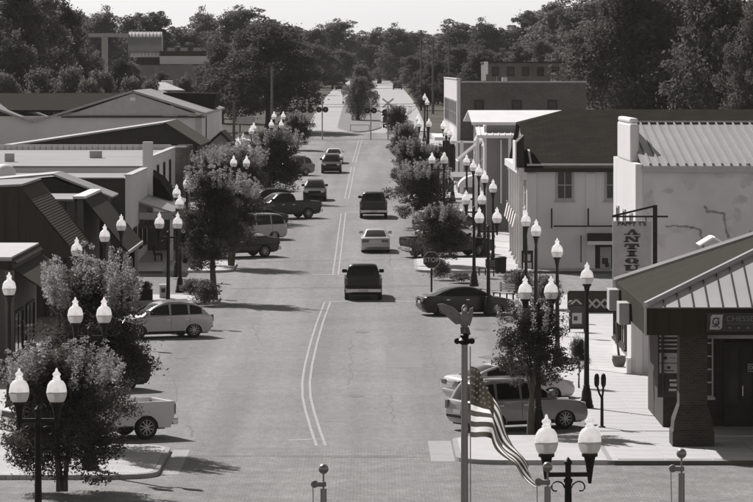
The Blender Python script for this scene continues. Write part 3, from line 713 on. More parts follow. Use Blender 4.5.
def vehicle(kind, paint, label, px=None, py=None, xy=None, head=90, group=None):
    S = SPEC[kind]
    if xy is None: xy = G(px, py)
    t = thing(S['name'], label, S['cat'], (xy[0], xy[1], zg(xy[1])), R(head), group)
    sl_ = (zg(xy[1] + 2) - zg(xy[1] - 2)) / 4                      # follow the slope of the street
    t.rotation_euler = (Matrix.Rotation(math.atan(sl_), 4, 'X') @ Matrix.Rotation(R(head), 4, 'Z')).to_euler()
    w = S['W'] / 2; r = S['r']; zb = S['zb']; Ls = S['L']; tr = 'bed' in S; ar = r + .075; xr, xf = S['ax']
    prof = chaikin(S['prof'], 2)
    if tr: prof = S['bed'] + prof[1:]
    bottom = [(prof[0][0] + .1, zb)] + arc(xr, ar, zb) + arc(xf, ar, zb) + [(prof[-1][0] - .1, zb)]
    mb = MB(); loft_body(mb, bottom + prof[::-1], w, Ls); mb.build('body', paint, t, smooth=38)
    # cabin lofted from its side outline
    cab = chaikin(S['cab'], 2); z0, z1 = min(cab[0][1], cab[-1][1]), max(p[1] for p in cab); wb, wt = S['wb'], S['wt']
    hw = lambda z: wb + (wt - wb) * max(0, (z - z0) / (z1 - z0)) ** 1.25
    prow = [-1, -.93, -.7, 0, .7, .93, 1]; drop = [.085, .03, .008, 0, .008, .03, .085]
    def rowpts(p, off=0.0, nx=0.0, nz=0.0):
        x, z = p; zz = max(0, (z - z0) / (z1 - z0)); cx = (cab[0][0] + cab[-1][0]) / 2
        return [(x + nx * off - math.copysign(abs(q) ** 3 * .07, x - cx), hw(z - d * zz) * q * (1 if abs(q) < 1 else 1), z - d * zz + nz * off) for q, d in zip(prow, drop)]
    g = MB(); vs = []; fs = []; n = len(cab)
    for p in cab: vs += rowpts(p)
    for i in range(n - 1):
        for k in range(6): fs.append((7 * i + k, 7 * i + k + 1, 7 * i + 8 + k, 7 * i + 7 + k))
    fs += [tuple(7 * i for i in range(n)), tuple(7 * i + 6 for i in range(n))]
    g.add(vs, fs).build('cabin', paint, t, smooth=45)
    zc = lambda x: float(np.interp(x, [p[0] for p in cab], [p[1] for p in cab]))
    def glass(xa, xb, name):
        xs = np.linspace(xa, xb, 9); m = MB(); vs = []; fs = []
        for x in xs:
            z = zc(x); dx = .02; tx, tz = 2 * dx, zc(x + dx) - zc(x - dx); l_ = math.hypot(tx, tz); rp = rowpts((x, z), .007, -tz / l_, tx / l_)
            vs += [(a, b * .93, c) for a, b, c in rp[1:-1]]
        for i in range(len(xs) - 1):
            for k in range(4): fs.append((5 * i + k, 5 * i + k + 1, 5 * i + 6 + k, 5 * i + 5 + k))
        m.add(vs, fs).build(name, 'glass_dark', t, smooth=60)
    glass(*S['rear'], 'rear_window'); glass(*S['front'], 'windscreen')
    zlow = z0 + .07
    for sgn in (1, -1):
        for xa, xb in S['wins']:
            top = [(x, zc(x) - .11) for x in np.linspace(xa + .02, xb - .02, 8)]; top = [p for p in top if p[1] > zlow + .05]
            m = MB(); poly = [(top[0][0] if top[0][0] > xa + .1 else xa, zlow), (top[-1][0] if top[-1][0] < xb - .15 else xb, zlow)] + top[::-1]
            P = [(x, sgn * (hw(z) + .008), z) for x, z in poly]; m.add(P, [tuple(range(len(P)))]).build('side_window', 'glass_dark', t)
    ty, rm = wheel_meshes(r)
    for x in (xr, xf):
        for sgn in (1, -1):
            wn = obj('wheel', ty, t, (x, sgn * (w - .115), r)); wn.rotation_euler = (0, 0, 0 if sgn > 0 else math.pi)
            obj('rim', rm, wn, (0, .012, 0))
    xe0 = min(p[0] for p in prof); xe1 = max(p[0] for p in prof)
    MB().box(xr - .75, xf + .75, -w + .22, w - .22, zb - .06, zb + .18).build('underbody', 'plastic_black', t)
    MB().box(xr - .44, xr + .44, -w + .24, w - .24, zb, zb + .42).box(xf - .44, xf + .44, -w + .24, w - .24, zb, zb + .42).build('wheel_well', 'plastic_black', t)
    if tr:
        MB().box(xe1 - .12, xe1 + .09, -w + .06, w - .06, zb + .10, zb + .32).build('front_bumper', 'chrome', t, bevel=.04)
        MB().box(xe0 - .12, xe0 + .10, -w + .06, w - .06, zb + .08, zb + .30).build('rear_bumper', 'chrome', t, bevel=.04)
    else:
        MB().box(xe1 - .2, xe1 + .02, -w + .22, w - .22, zb + .12, zb + .24).build('front_bumper', 'plastic_black', t, bevel=.03)
        MB().box(xe0 - .025, xe0 + .2, -w + .2, w - .2, zb + .20, zb + .31).build('rear_bumper', 'plastic_black' if kind in ('suv', 'crossover') else paint, t, bevel=.02)
    zl = {'sedan': .66, 'suv': .82, 'crossover': .76, 'minivan': .70, 'pickup': .90, 'crewcab': .96}[kind]
    xs_ = xe1 - (.06 if not tr else .02)
    MB().box(xs_ - .12, xs_ + .03, -w * .5, w * .5, zl - .12, zl + .08).build('grille', 'plastic_black', t, bevel=.02)
    for sgn in (1, -1):
        hy = sgn * (w - .29)
        MB().prism([(xs_ - .42, hy + sgn * .21, zl + .1), (xs_ - .42, hy + sgn * .21, zl - .07), (xs_ - .02, hy - sgn * .14, zl - .08), (xs_ - .02, hy - sgn * .14, zl + .07)], (.035, 0, .0)).box(xs_ - .40, xs_ + .0, hy - .13, hy + .13, zl - .07, zl + .075).build('headlight', 'head_lamp', t, bevel=.02)
        if tr: tl = MB().box(xe0 - .012, xe0 + .10, sgn * (w - .09) - .08, sgn * (w - .09) + .08, .82, 1.18)
        elif kind in ('suv', 'minivan', 'crossover'): tl = MB().box(xe0 + .0, xe0 + .16, sgn * (w - .17) - .10, sgn * (w - .17) + .115, .74, 1.04)
        else: tl = MB().box(xe0 - .008, xe0 + .16, sgn * (w - .30) - .20, sgn * (w - .30) + .22, .70, .87)
        tl.build('tail_lamp', 'tail_lamp', t, bevel=.025)
        xm = S['front'][1] - .28; zm = zc(S['front'][1] - .1) + .07
        MB().box(xm - .07, xm + .08, sgn * (w - .0) - .14, sgn * (w - .0) + .13, zm - .06, zm + .13).build('mirror', 'plastic_black' if tr else paint, t, bevel=.04)
        for xa, xb in S['wins'][-2:]:
            MB().box(xa + .02, xa + .2, sgn * (w + .01) - .014, sgn * (w + .01) + .014, z0 - .16, z0 - .125).build('door_handle', 'chrome', t)
            MB().box(xa - .045, xa - .033, sgn * w - .003, sgn * w + .003, zb + .16, z0 - .05).build('door_seam', 'plastic_black', t)
        MB().box(xr + ar + .02, xf - ar - .02, sgn * (w + .002) - .012, sgn * (w + .002) + .012, zb - .01, zb + .09).build('sill', 'plastic_black', t)
    MB().box(xe0 - .125 if tr else xe0 - .012, xe0 - .12 + .03 if tr else xe0 + .02, -.26, .26, zb + .13 if tr else .60, zb + .27 if tr else .74).build('number_plate', 'plate', t)
    if tr:
        hb = S['bed'][4][1]; xb1 = S['bed'][3][0]
        for sgn in (1, -1): MB().box(xe0 + .02, xb1 + .02, sgn * (w - .06) - .055, sgn * (w - .06) + .05, .78, hb).build('bed_side', paint, t, bevel=.03)
        MB().box(xe0 + .0, xe0 + .09, -w + .14, w - .14, .70, hb - .01).build('tailgate', paint, t, bevel=.02)
        MB().box(xe0 - .02, xe0 - .001, -.16, .16, hb - .20, hb - .12).build('tailgate_handle', 'plastic_black', t)
    elif kind in ('suv', 'crossover'):
        for sgn in (1, -1): MB().box(-1.6, .1, sgn * .56 - .02, sgn * .56 + .02, z1 - .03, z1 + .035).build('roof_rail', 'chrome', t, bevel=.01)
    return t
vehicle('pickup', 'paint_black', 'black pickup truck driving away from the stop line of the side road', 363, 297.5, head=90.5)
vehicle('sedan', 'paint_silver', 'silver sedan driving away behind the black pickup truck', 375.5, 251, head=90)
vehicle('crewcab', 'paint_charcoal', 'charcoal pickup truck driving away past the round dense trees', 373.5, 217, head=90)
vehicle('crossover', 'paint_charcoal', 'dark SUV with lit-looking silver headlamps coming down the street', 315, 200, head=-90)
vehicle('suv', 'paint_charcoal', 'dark SUV followed closely by a pale car, coming down the street', 331.5, 172.5, head=-90)
vehicle('sedan', 'paint_white', 'pale car close behind the oncoming dark SUV', 334, 163, head=-90)
vehicle('suv', 'paint_black', 'tiny dark car on the far carriageway beyond the traffic island', 397.5, 89.5, head=90)
vehicle('sedan', 'paint_charcoal', 'tiny car on the carriageway left of the traffic island tree', 340, 89.8, head=-90)
# parked, nose to the kerb
vehicle('suv', 'paint_grey', 'grey SUV parked nose-in by the slender tree and lamp', xy=(5.05, 138.2), head=27)
vehicle('sedan', 'paint_silver', 'silver sedan parked nose-in behind the grey SUV', xy=(5.15, 149.5), head=22)
vehicle('sedan', 'paint_black', 'black sedan parked nose-in below the stop sign', xy=(4.75, 200.5), head=12)
vehicle('crewcab', 'paint_black', 'black pickup truck parked nose-in behind the round dense tree', xy=(4.75, 249.5), head=22)
vehicle('sedan', 'paint_silver', 'pale car parked nose-in behind the lamp by the bin', xy=(5.4, 262), head=24)
vehicle('minivan', 'paint_charcoal', 'dark minivan parked beside the pale topped tree', xy=(5.4, 273), head=24)
vehicle('crewcab', 'paint_charcoal', 'dark truck waiting by the railway crossing', 391, 127, head=90)
vehicle('crewcab', 'paint_white', 'white pickup truck parked at the brick corner by the broad full tree', xy=(-9.55, 134.2), head=207)
vehicle('suv', 'paint_black', 'black SUV hidden behind the broad full tree', xy=(-11.0, 154.5), head=208)
vehicle('crossover', 'paint_champagne', 'champagne crossover parked nose-in outside the boarded shops', xy=(-9.75, 184.5), head=204)
vehicle('pickup', 'paint_charcoal', 'charcoal pickup truck parked just past the kerb extension, tail to the road', xy=(-8.55, 249), head=206)
vehicle('sedan', 'paint_white', 'white car beyond the charcoal pickup by the kerb extension', xy=(-9.3, 256.5), head=206)
vehicle('minivan', 'paint_champagne', 'beige minivan parked next to the pale feathery tree', xy=(-8.15, 267), head=208)
vehicle('sedan', 'paint_charcoal', 'dark sedan between the beige minivan and the black pickup', xy=(-8.3, 281), head=208)
vehicle('crewcab', 'paint_black', 'black pickup truck parked tail-out with its bed over the lane edge', xy=(-6.6, 293), head=205)
vehicle('suv', 'paint_black', 'black SUV with a shining windscreen behind the parked black pickup', xy=(-8.2, 302), head=206)
vehicle('suv', 'paint_grey', 'grey SUV whose tail shows past the rounded tree', xy=(-7.6, 366), head=212)

# ================================================================== buildings
class FB:                                  # boxes on a wall face: a runs along the wall, d outwards, z up
    def __init__(s, face, c): s.face = face; s.c = c; s.mb = MB()
    def box(s, a0, a1, d0, d1, z0, z1):
        c = s.c
        if s.face == '-y': s.mb.box(a0, a1, c - d1, c - d0, z0, z1)
        elif s.face == '-x': s.mb.box(c - d1, c - d0, a0, a1, z0, z1)
        else: s.mb.box(c + d0, c + d1, a0, a1, z0, z1)
        return s
def window(root, a0, a1, z0, z1, c, face, mf='trim_grey', mg='glass_mid', cols=1, rows=2, fw=.1, sill=True):
    f = FB(face, c); f.box(a0, a0 + fw, .0, .07, z0, z1).box(a1 - fw, a1, .0, .07, z0, z1).box(a0 + fw, a1 - fw, .0, .07, z1 - fw, z1).box(a0 + fw, a1 - fw, .0, .07, z0, z0 + fw)
    w = f.mb.build('window', mf, root)
    i0, i1, j0, j1 = a0 + fw, a1 - fw, z0 + fw, z1 - fw
    FB(face, c).box(i0, i1, .004, .02, j0, j1).mb.build('pane', mg, w)
    g = FB(face, c)
    for k in range(1, cols): x = i0 + (i1 - i0) * k / cols; g.box(x - .022, x + .022, .021, .045, j0, j1)
    for k in range(1, rows): z = j0 + (j1 - j0) * k / rows; g.box(i0, i1, .0215, .05, z - .025, z + .025)
    if cols > 1 or rows > 1: g.mb.build('glazing_bar', mf, w)
    if sill: FB(face, c).box(a0 - .06, a1 + .06, 0, .13, z0 - .09, z0).mb.build('sill', mf, w)
    return w
def bld(name, label, x, y, cat='building', z=None):
    return thing(name, label, cat, (x, y, zg(y) if z is None else z), 0, None, True)
def part(root, name, m, *boxes, bevel=0.0):
    mb = MB()
    for b in boxes: mb.box(*b)
    return mb.build(name, m, root, bevel=bevel)
def rib_mesh(L, w=.05, h=.06, m='tin_roof'): return MB().box(-w / 2, w / 2, 0, L, 0, h).mesh('seam', m)

# ---- R1: corner shop under a hipped metal roof
rt = bld('corner_shop', 'single-storey brick corner shop under a hipped standing-seam metal roof', 13, 137)
EX, EY, EB, EZ, PT = 8.87, 129.3, 145.0, 4.73, .40
hf = (EB - EY) / 2; RX, RY, RZ = EX + hf, EY + hf, EZ + PT * hf; XR = 27.0
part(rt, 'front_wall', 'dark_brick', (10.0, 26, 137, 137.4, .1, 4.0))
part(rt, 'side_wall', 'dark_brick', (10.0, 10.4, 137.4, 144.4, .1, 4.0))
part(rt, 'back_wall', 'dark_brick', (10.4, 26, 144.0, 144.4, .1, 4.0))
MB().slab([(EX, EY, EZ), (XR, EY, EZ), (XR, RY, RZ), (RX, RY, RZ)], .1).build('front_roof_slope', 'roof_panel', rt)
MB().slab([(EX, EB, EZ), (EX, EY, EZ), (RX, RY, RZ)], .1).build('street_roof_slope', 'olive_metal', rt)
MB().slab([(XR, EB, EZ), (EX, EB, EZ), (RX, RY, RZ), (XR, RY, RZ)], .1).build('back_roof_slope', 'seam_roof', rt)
ln = math.hypot(1, PT)
for k in range(26):
    x = EX + .62 + .47 * k; run = min(x - EX, hf) - .06
    if x > 17.5 or run < .1: continue
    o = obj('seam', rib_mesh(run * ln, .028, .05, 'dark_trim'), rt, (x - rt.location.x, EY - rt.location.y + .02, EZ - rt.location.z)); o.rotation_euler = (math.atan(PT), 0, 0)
for k in range(30):
    yy = EY + .62 + .5 * k; run = min(yy - EY, EB - yy) - .06
    if run < .1: continue
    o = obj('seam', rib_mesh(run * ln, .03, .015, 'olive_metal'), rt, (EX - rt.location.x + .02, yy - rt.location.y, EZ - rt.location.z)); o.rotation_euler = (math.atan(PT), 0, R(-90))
for p0, p1, nm in (((EX, EY, EZ), (RX, RY, RZ), 'hip_cap'), ((EX, EB, EZ), (RX, RY, RZ), 'hip_cap'), ((RX, RY, RZ), (XR, RY, RZ), 'ridge_cap')):
    MB().tube([Vector(p0) + Vector((0, 0, .05)), Vector(p1) + Vector((0, 0, .05))], .13, 6).build(nm, 'seam_roof', rt)
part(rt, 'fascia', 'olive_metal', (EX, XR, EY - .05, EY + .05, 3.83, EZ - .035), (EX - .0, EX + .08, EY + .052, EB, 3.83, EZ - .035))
fs_m = MB().box(-.012, .012, -.018, .018, 3.84 - EZ, -.05).mesh('seam', 'olive_metal')
for k in range(12): obj('seam', fs_m, rt, (EX + .3 + .47 * k - rt.location.x, EY - .06 - rt.location.y, EZ - rt.location.z))
part(rt, 'corner_trim', 'trim_grey', (EX - .04, EX + .035, EY - .09, EY - .052, 3.80, EZ - .02))
part(rt, 'soffit', 'dark_trim', (EX + .09, XR - .1, EY + .06, EB - .1, 3.86, 3.95))
part(rt, 'porch_beam', 'trim_grey', (11.0, XR, 131.0, 131.25, 3.60, 3.76))
pier = MB()
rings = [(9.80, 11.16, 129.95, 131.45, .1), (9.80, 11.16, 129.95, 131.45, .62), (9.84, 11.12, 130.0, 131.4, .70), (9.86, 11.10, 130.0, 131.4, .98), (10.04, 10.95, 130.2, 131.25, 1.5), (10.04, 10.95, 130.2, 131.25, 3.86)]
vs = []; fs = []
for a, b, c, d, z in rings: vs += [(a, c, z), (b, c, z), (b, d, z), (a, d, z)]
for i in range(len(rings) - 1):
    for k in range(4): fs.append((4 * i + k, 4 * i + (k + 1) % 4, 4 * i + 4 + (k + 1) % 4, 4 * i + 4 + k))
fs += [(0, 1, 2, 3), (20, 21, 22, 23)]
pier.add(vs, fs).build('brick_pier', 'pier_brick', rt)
part(rt, 'porch_step', 'concrete', (11.4, 26, 133.5, 137, .1, .20))
window(rt, 11.08, 11.72, 1.2, 3.55, 137, '-y', 'trim_grey', 'glass_mid', 2, 5, .05)
part(rt, 'transom_grid', 'trim_grey', *[(12.0 + .3 * k, 12.03 + .3 * k, 136.93, 136.99, 3.2, 3.75) for k in range(10)], (12.0, 15, 136.925, 136.985, 3.45, 3.48))
dr = part(rt, 'door', 'dark_trim', (12.08, 12.2, 136.8, 136.99, .2, 3.1), (13.05, 13.18, 136.8, 136.99, .2, 3.1), (12.2, 13.05, 136.8, 136.99, 2.95, 3.1), (12.2, 13.05, 136.86, 136.99, .2, .95))
part(dr, 'pane', 'glass_mid', (12.2, 13.05, 136.9, 136.96, .95, 2.95)); part(dr, 'stile', 'dark_trim', (12.58, 12.66, 136.84, 136.898, .95, 2.95))
part(dr, 'handle', 'chrome', (12.70, 12.73, 136.78, 136.838, 1.25, 1.6))
dr2 = part(rt, 'door', 'dark_trim', (13.2, 13.3, 136.8, 136.99, .2, 3.1), (14.1, 14.2, 136.8, 136.99, .2, 3.1), (13.3, 14.1, 136.86, 136.99, .2, .95)); part(dr2, 'pane', 'glass_mid', (13.3, 14.1, 136.9, 136.96, .95, 3.0))
os_ = part(rt, 'door_sign', 'sign_dark', (12.86, 13.42, 136.70, 136.74, 2.06, 2.38)); part(os_, 'border', 'pale_letter', (12.88, 13.40, 136.69, 136.699, 2.335, 2.355), (12.88, 13.40, 136.69, 136.699, 2.085, 2.105), (12.88, 12.90, 136.69, 136.699, 2.105, 2.335), (13.38, 13.40, 136.69, 136.699, 2.105, 2.335))
text('letters', 'OPEN', (13.14, 136.69, 2.22), .17, 'pale_letter', os_, .004, .003)
# notice panels beside the pier
nb = part(rt, 'notice_panel', 'sign_dark', (9.93, 10.0 - .002, 136.6, 136.98, 1.3, 3.5), (9.8, 10.55, 136.80, 136.9, 1.2, 3.7))
part(nb, 'poster', 'sign_panel', (9.86, 10.49, 136.77, 136.797, 2.03, 2.36)); part(nb, 'poster', 'sign_panel', (9.86, 10.49, 136.77, 136.797, 2.39, 2.72))
part(nb, 'poster_print', 'sign_letter', (10.02, 10.36, 136.76, 136.768, 2.10, 2.13), (10.12, 10.24, 136.76, 136.768, 2.18, 2.27), (9.98, 10.12, 136.76, 136.768, 2.5, 2.6), (10.18, 10.42, 136.76, 136.768, 2.54, 2.56))
part(nb, 'board_line', 'stain', *[(9.86, 10.49, 136.775, 136.798, 2.85 + .14 * k, 2.90 + .14 * k) for k in range(5)])
part(nb, 'leaflet', 'pale_letter', (10.18, 10.44, 136.775, 136.797, 1.42, 1.5), (10.22, 10.46, 136.775, 136.797, 1.58, 1.68), (10.2, 10.45, 136.775, 136.797, 1.75, 1.82))
# shop sign on the fascia
sg = part(rt, 'fascia_sign', 'sign_dark', (10.84, 14.4, EY - .16, EY - .08, 3.95, 4.56))
em = MB(); y0 = EY - .175
em.prism([(10.93 + a, y0, 4.02 + b) for a, b in ((0, .0), (.34, .0), (.40, .06), (.42, .42), (.44, .48), (.10, .48), (.04, .42), (.03, .2))], (0, .014, 0)); em.build('emblem', 'sign_panel', sg)
pts = [(11.14 + .13 * math.cos(a) * (1 - .03 * k), y0 - .004, 4.26 + .14 * math.sin(a) * (1 - .03 * k)) for k, a in enumerate([.7 + .42 * i for i in range(15)])]
MB().tube(pts, .022, 6).tube([(11.0, y0 - .004, 4.14), (11.12, y0 - .004, 4.10), (11.24, y0 - .004, 4.22), (11.22, y0 - .004, 4.36), (11.12, y0 - .004, 4.22), (11.26, y0 - .004, 4.06)], .016, 6).build('emblem_script', 'sign_dark', sg)
text('letters', 'CHESSER', (11.46, y0 + .0, 4.36), .25, 'gold_letter', sg, .005, 0, align='LEFT', sx=1.08)
part(sg, 'underline', 'gold_letter', (11.5, 14.2, y0, y0 + .012, 4.20, 4.212))
part(sg, 'strapline', 'gold_letter', *[(11.55 + .29 * k, 11.62 + .29 * k, y0, y0 + .012, 4.05, 4.10) for k in range(8)])
for yy, z0 in ((141.9, 3.86), (136.2, 3.72)):
    e = part(rt, 'eave_sign', 'sign_panel', (EX - .42, EX - .07, yy, yy + 1.4, z0, z0 + .74), bevel=.02)
    part(e, 'edge', 'dark_trim', (EX - .068, EX - .015, yy + .01, yy + 1.39, z0 + .01, z0 + .73))
# small dormer roof on the back slope
part(rt, 'roof_vent', 'grey_board', (12.0, 12.6, 144.2, 145.2, 4.9, 5.9))
MB().slab([(11.85, 144.0, 6.05), (11.85, 145.6, 6.05), (12.35, 145.6, 6.35), (12.35, 144.0, 6.35)], .06).slab([(12.35, 144.0, 6.35), (12.35, 145.6, 6.35), (12.95, 145.6, 5.95), (12.95, 144.0, 5.95)], .06).build('vent_roof', 'white_paint', rt)

# ---- R2: plastered antique shop with false front and ribbed tin roof
rt = bld('antique_shop', 'plastered shop with cracked side wall, tall white false front and ribbed tin roof', 20, 168)
Y2 = 160.6
part(rt, 'side_wall', 'plaster_grey', (10.9, 34, Y2, Y2 + .35, .1, 8.45)); part(rt, 'back_wall', 'plaster_grey', (10.9, 34, 175.0, 175.3, .1, 8.45))
part(rt, 'front_wall', 'plaster_white', (10.62, 10.9 - .002, Y2 - .03, 175.2, .1, 8.62))
part(rt, 'false_front', 'plaster_white', (10.62, 10.98, 164.0, 172.4, 8.62, 10.2), (10.62, 10.98, 164.4, 172.0, 10.2, 10.42), bevel=.08)
part(rt, 'false_front_back', 'plaster_grey', (10.985, 11.0, 164.1, 172.3, 8.62, 10.15))
e0 = (Y2 - .2, 8.55); e1 = (172.0, 10.1)
MB().slab([(10.92, e0[0], e0[1]), (34, e0[0], e0[1]), (34, e1[0], e1[1]), (10.92, e1[0], e1[1])], .12).build('roof', 'tin_roof', rt)
MB().slab([(10.92, e1[0], e1[1] - .003), (34, e1[0], e1[1] - .003), (34, 175.5, 8.7), (10.92, 175.5, 8.7)], .12).build('back_roof', 'tin_roof', rt)
rl = math.hypot(e1[0] - e0[0], e1[1] - e0[1]); rm_ = rib_mesh(rl - .3, .07, .09); an = math.atan2(e1[1] - e0[1], e1[0] - e0[0])
for k in range(19):
    o = obj('seam', rm_, rt, (11.2 + .36 * k - rt.location.x, e0[0] + .12 - rt.location.y, e0[1] + .02 - rt.location.z)); o.rotation_euler = (an, 0, 0)
part(rt, 'ridge_cap', 'tin_roof_dull', (11.05, 34, e1[0] - .2, e1[0] + .2, e1[1] + .01, e1[1] + .1), bevel=.03)
part(rt, 'gutter', 'trim_grey', (10.92, 34, Y2 - .32, Y2 - .205, 8.30, 8.53))
def wall_crack(pts, w, name='crack', m='crack', y=Y2):
    mb = MB(); P = [Vector((WX(a, y), y - .003, WZ(b, y))) for a, b in pts]; Q = []
    for i in range(len(P) - 1):
        for k in range(5): Q.append(P[i].lerp(P[i + 1], k / 5) + Vector((random.uniform(-.04, .04), 0, random.uniform(-.04, .04))))
    Q.append(P[-1])
    for i in range(len(Q) - 1):
        d = (Q[i + 1] - Q[i]).normalized(); n = Vector((-d.z, 0, d.x)) * w * random.uniform(.3, .7)
        mb.prism([Q[i] - n, Q[i + 1] - n, Q[i + 1] + n, Q[i] + n], (0, -.004 - .0003 * i, 0))
    return mb.build(name, m, rt)
wall_crack([(705, 206), (707, 212), (723.5, 212.5), (725, 222.6), (728.6, 238)], .09); wall_crack([(666, 227), (684, 226), (700, 229), (701.5, 241), (705, 255)], .08)
wall_crack([(684, 180), (688, 184), (692, 188)], .13, 'stain', 'stain'); wall_crack([(735, 209), (738, 213), (742, 218)], .13, 'stain', 'stain'); wall_crack([(750, 230), (753, 240)], .08)
wall_crack([(643, 205), (648, 214), (646, 232)], .05, 'stain', 'stain')
def blotch(px, py, rx, rz_, m, seed, name):
    rd = random.Random(seed); c = Vector((WX(px, Y2), Y2 - .002, WZ(py, Y2))); P = [c + Vector((math.cos(a) * rx * rd.uniform(.5, 1.2), 0, math.sin(a) * rz_ * rd.uniform(.5, 1.2))) for a in [2 * math.pi * k / 14 for k in range(14)]]
    MB().prism(P, (0, -.0015 - .0004 * (seed % 9), 0)).build(name, m, rt)
for i, (px, py, rx, rz_) in enumerate(((650, 200, .25, .5), (668, 190, .3, .15), (690, 186, .25, .3), (712, 238, .35, .2), (740, 200, .4, .25), (700, 246, .3, .35), (680, 230, .5, .12), (728, 225, .2, .45), (748, 178, .3, .6), (722, 176, .6, .12), (660, 240, .3, .4), (738, 215, .22, .3))): blotch(px, py, rx, rz_, 'stain', i + 3, 'plaster_stain')
for a in (162.2, 166.5, 171.0): window(rt, a, a + 1.3, 4.6, 6.6, 10.62, '-x', 'trim_grey', 'glass_mid', 1, 2, .1)
window(rt, 166.0, 170.0, .8, 3.0, 10.62, '-x', 'dark_trim', 'glass_mid', 3, 1, .1); window(rt, 171.0, 174.4, .8, 3.0, 10.62, '-x', 'dark_trim', 'glass_mid', 3, 1, .1)
part(rt, 'pilaster', 'plaster_white', (10.45, 10.618, 160.7, 161.5, .1, 3.6), (10.3, 10.449, 160.62, 161.62, .1, .8))
# barrel awning
aw = MB(); pts = [(10.6 - .55 * math.sin(a), 3.25 + .4 * math.cos(a)) for a in [math.pi / 2 * k / 6 for k in range(7)]] + [(10.6, 3.25)]
aw.prism([(a, 152.0 + 9.0, b) for a, b in pts], (0, 2.2, 0)).build('barrel_awning', 'white_paint', rt, smooth=40)
# antique sign hanging from an iron post
sy = 157.6
ag = thing('hanging_shop_sign', 'tall pale ANTIQUES board hanging from an iron post over the corner shop roof', 'sign', (WX(655, sy), sy, .14), 0, None, True)
xp = WX(655, sy); zt_ = WZ(205, sy); zb1 = WZ(216.5, sy)
part(ag, 'post', 'lamp_iron', (xp - .085, xp + .085, sy - .085, sy + .085, .1, zt_)); part(ag, 'arm', 'lamp_iron', (WX(612, sy), WX(668, sy), sy - .035, sy + .035, zb1 - .035, zb1 + .035))
MB().tube([(xp, sy, zt_ - .04), (WX(613, sy), sy, zb1 + .02)], .045, 6).build('brace', 'lamp_iron', ag)
xa, xb, za, zb_ = WX(612.5, sy), WX(651, sy), WZ(288, sy), WZ(221, sy)
bd = part(ag, 'board', 'sign_panel', (xa, xb, sy - .06, sy + .06, za, zb_), bevel=.015)
for x in (xa + .2, xb - .2): MB().tube([(x, sy, zb_ - .02), (x, sy, zb1)], .02, 6).build('hanger', 'lamp_iron', ag)
text('letters', "PAPPY T'S", ((xa + xb) / 2, sy - .075, zb_ - .11), .235, 'sign_letter', bd, .008, .006, sx=1.12)
zz = zb_ - .43; dz = .284
for i, ch in enumerate('ANTIQUES'):
    xc = (xa + xb) / 2; zc = zz - dz * i; hh = .105; mb = MB(); q = sy - .078
    def bxl(x0, x1, z0, z1): mb.box(xc + x0 * 1.25, xc + x1 * 1.25, q, q + .016, zc + z0, zc + z1)
    def pol(*p): mb.prism([(xc + a * 1.25, q, zc + b) for a, b in p], (0, .016, 0))
    sl = lambda x: bxl(x - .11, x + .11, -hh, -hh + .035)
    if ch == 'A': pol((-.16, -hh), (-.02, hh), (.07, hh), (.20, -hh), (.06, -hh), (.01, .0), (-.09, -hh)); bxl(-.24, -.05, -hh - .01, -hh + .03); bxl(.02, .27, -hh - .01, -hh + .03)
    elif ch == 'N': bxl(-.2, -.12, -hh, hh); bxl(.12, .2, -hh, hh); pol((-.2, hh), (-.05, hh), (.2, -hh), (.05, -hh)); bxl(-.26, -.08, -hh - .01, -hh + .03); bxl(.06, .26, hh - .03, hh + .01)
    elif ch == 'T': bxl(-.22, .22, hh - .07, hh); bxl(-.09, .09, -hh, hh - .07); bxl(-.24, -.16, hh - .12, hh - .07); bxl(.16, .24, hh - .12, hh - .07); bxl(-.15, .15, -hh - .01, -hh + .03)
    elif ch == 'I': bxl(-.09, .09, -hh, hh); bxl(-.16, .16, hh - .035, hh + .01); bxl(-.16, .16, -hh - .01, -hh + .035)
    elif ch == 'Q':
        ou = [(.22 * math.cos(a), .11 * math.sin(a)) for a in [2 * math.pi * k / 16 for k in range(16)]]; inn = [(.06 * math.cos(a), .075 * math.sin(a)) for a in [2 * math.pi * k / 16 for k in range(16)]]
        for k in range(16): pol(ou[k], ou[(k + 1) % 16], inn[(k + 1) % 16], inn[k])
        pol((.02, -.04), (.08, -.04), (.22, -.13), (.14, -.13))
    elif ch == 'U': bxl(-.2, -.04, -hh, hh); bxl(.12, .18, -hh, hh); bxl(-.04, .12, -hh, -hh + .05); bxl(-.25, .0, hh - .03, hh + .01); bxl(.06, .24, hh - .03, hh + .01)
    elif ch == 'E': bxl(-.2, -.02, -hh, hh); bxl(-.02, .2, hh - .04, hh); bxl(-.02, .2, -hh, -hh + .04); bxl(-.02, .12, -.02, .02); bxl(.15, .2, hh - .09, hh - .04); bxl(.15, .2, -hh + .04, -hh + .09)
    else: bxl(-.18, .18, hh - .05, hh); bxl(-.18, .18, -hh, -hh + .05); bxl(-.18, -.06, .02, hh - .05); bxl(.06, .18, -hh + .05, -.02); bxl(-.18, .18, -.03, .03)
    mb.build('letter', 'sign_letter', bd)

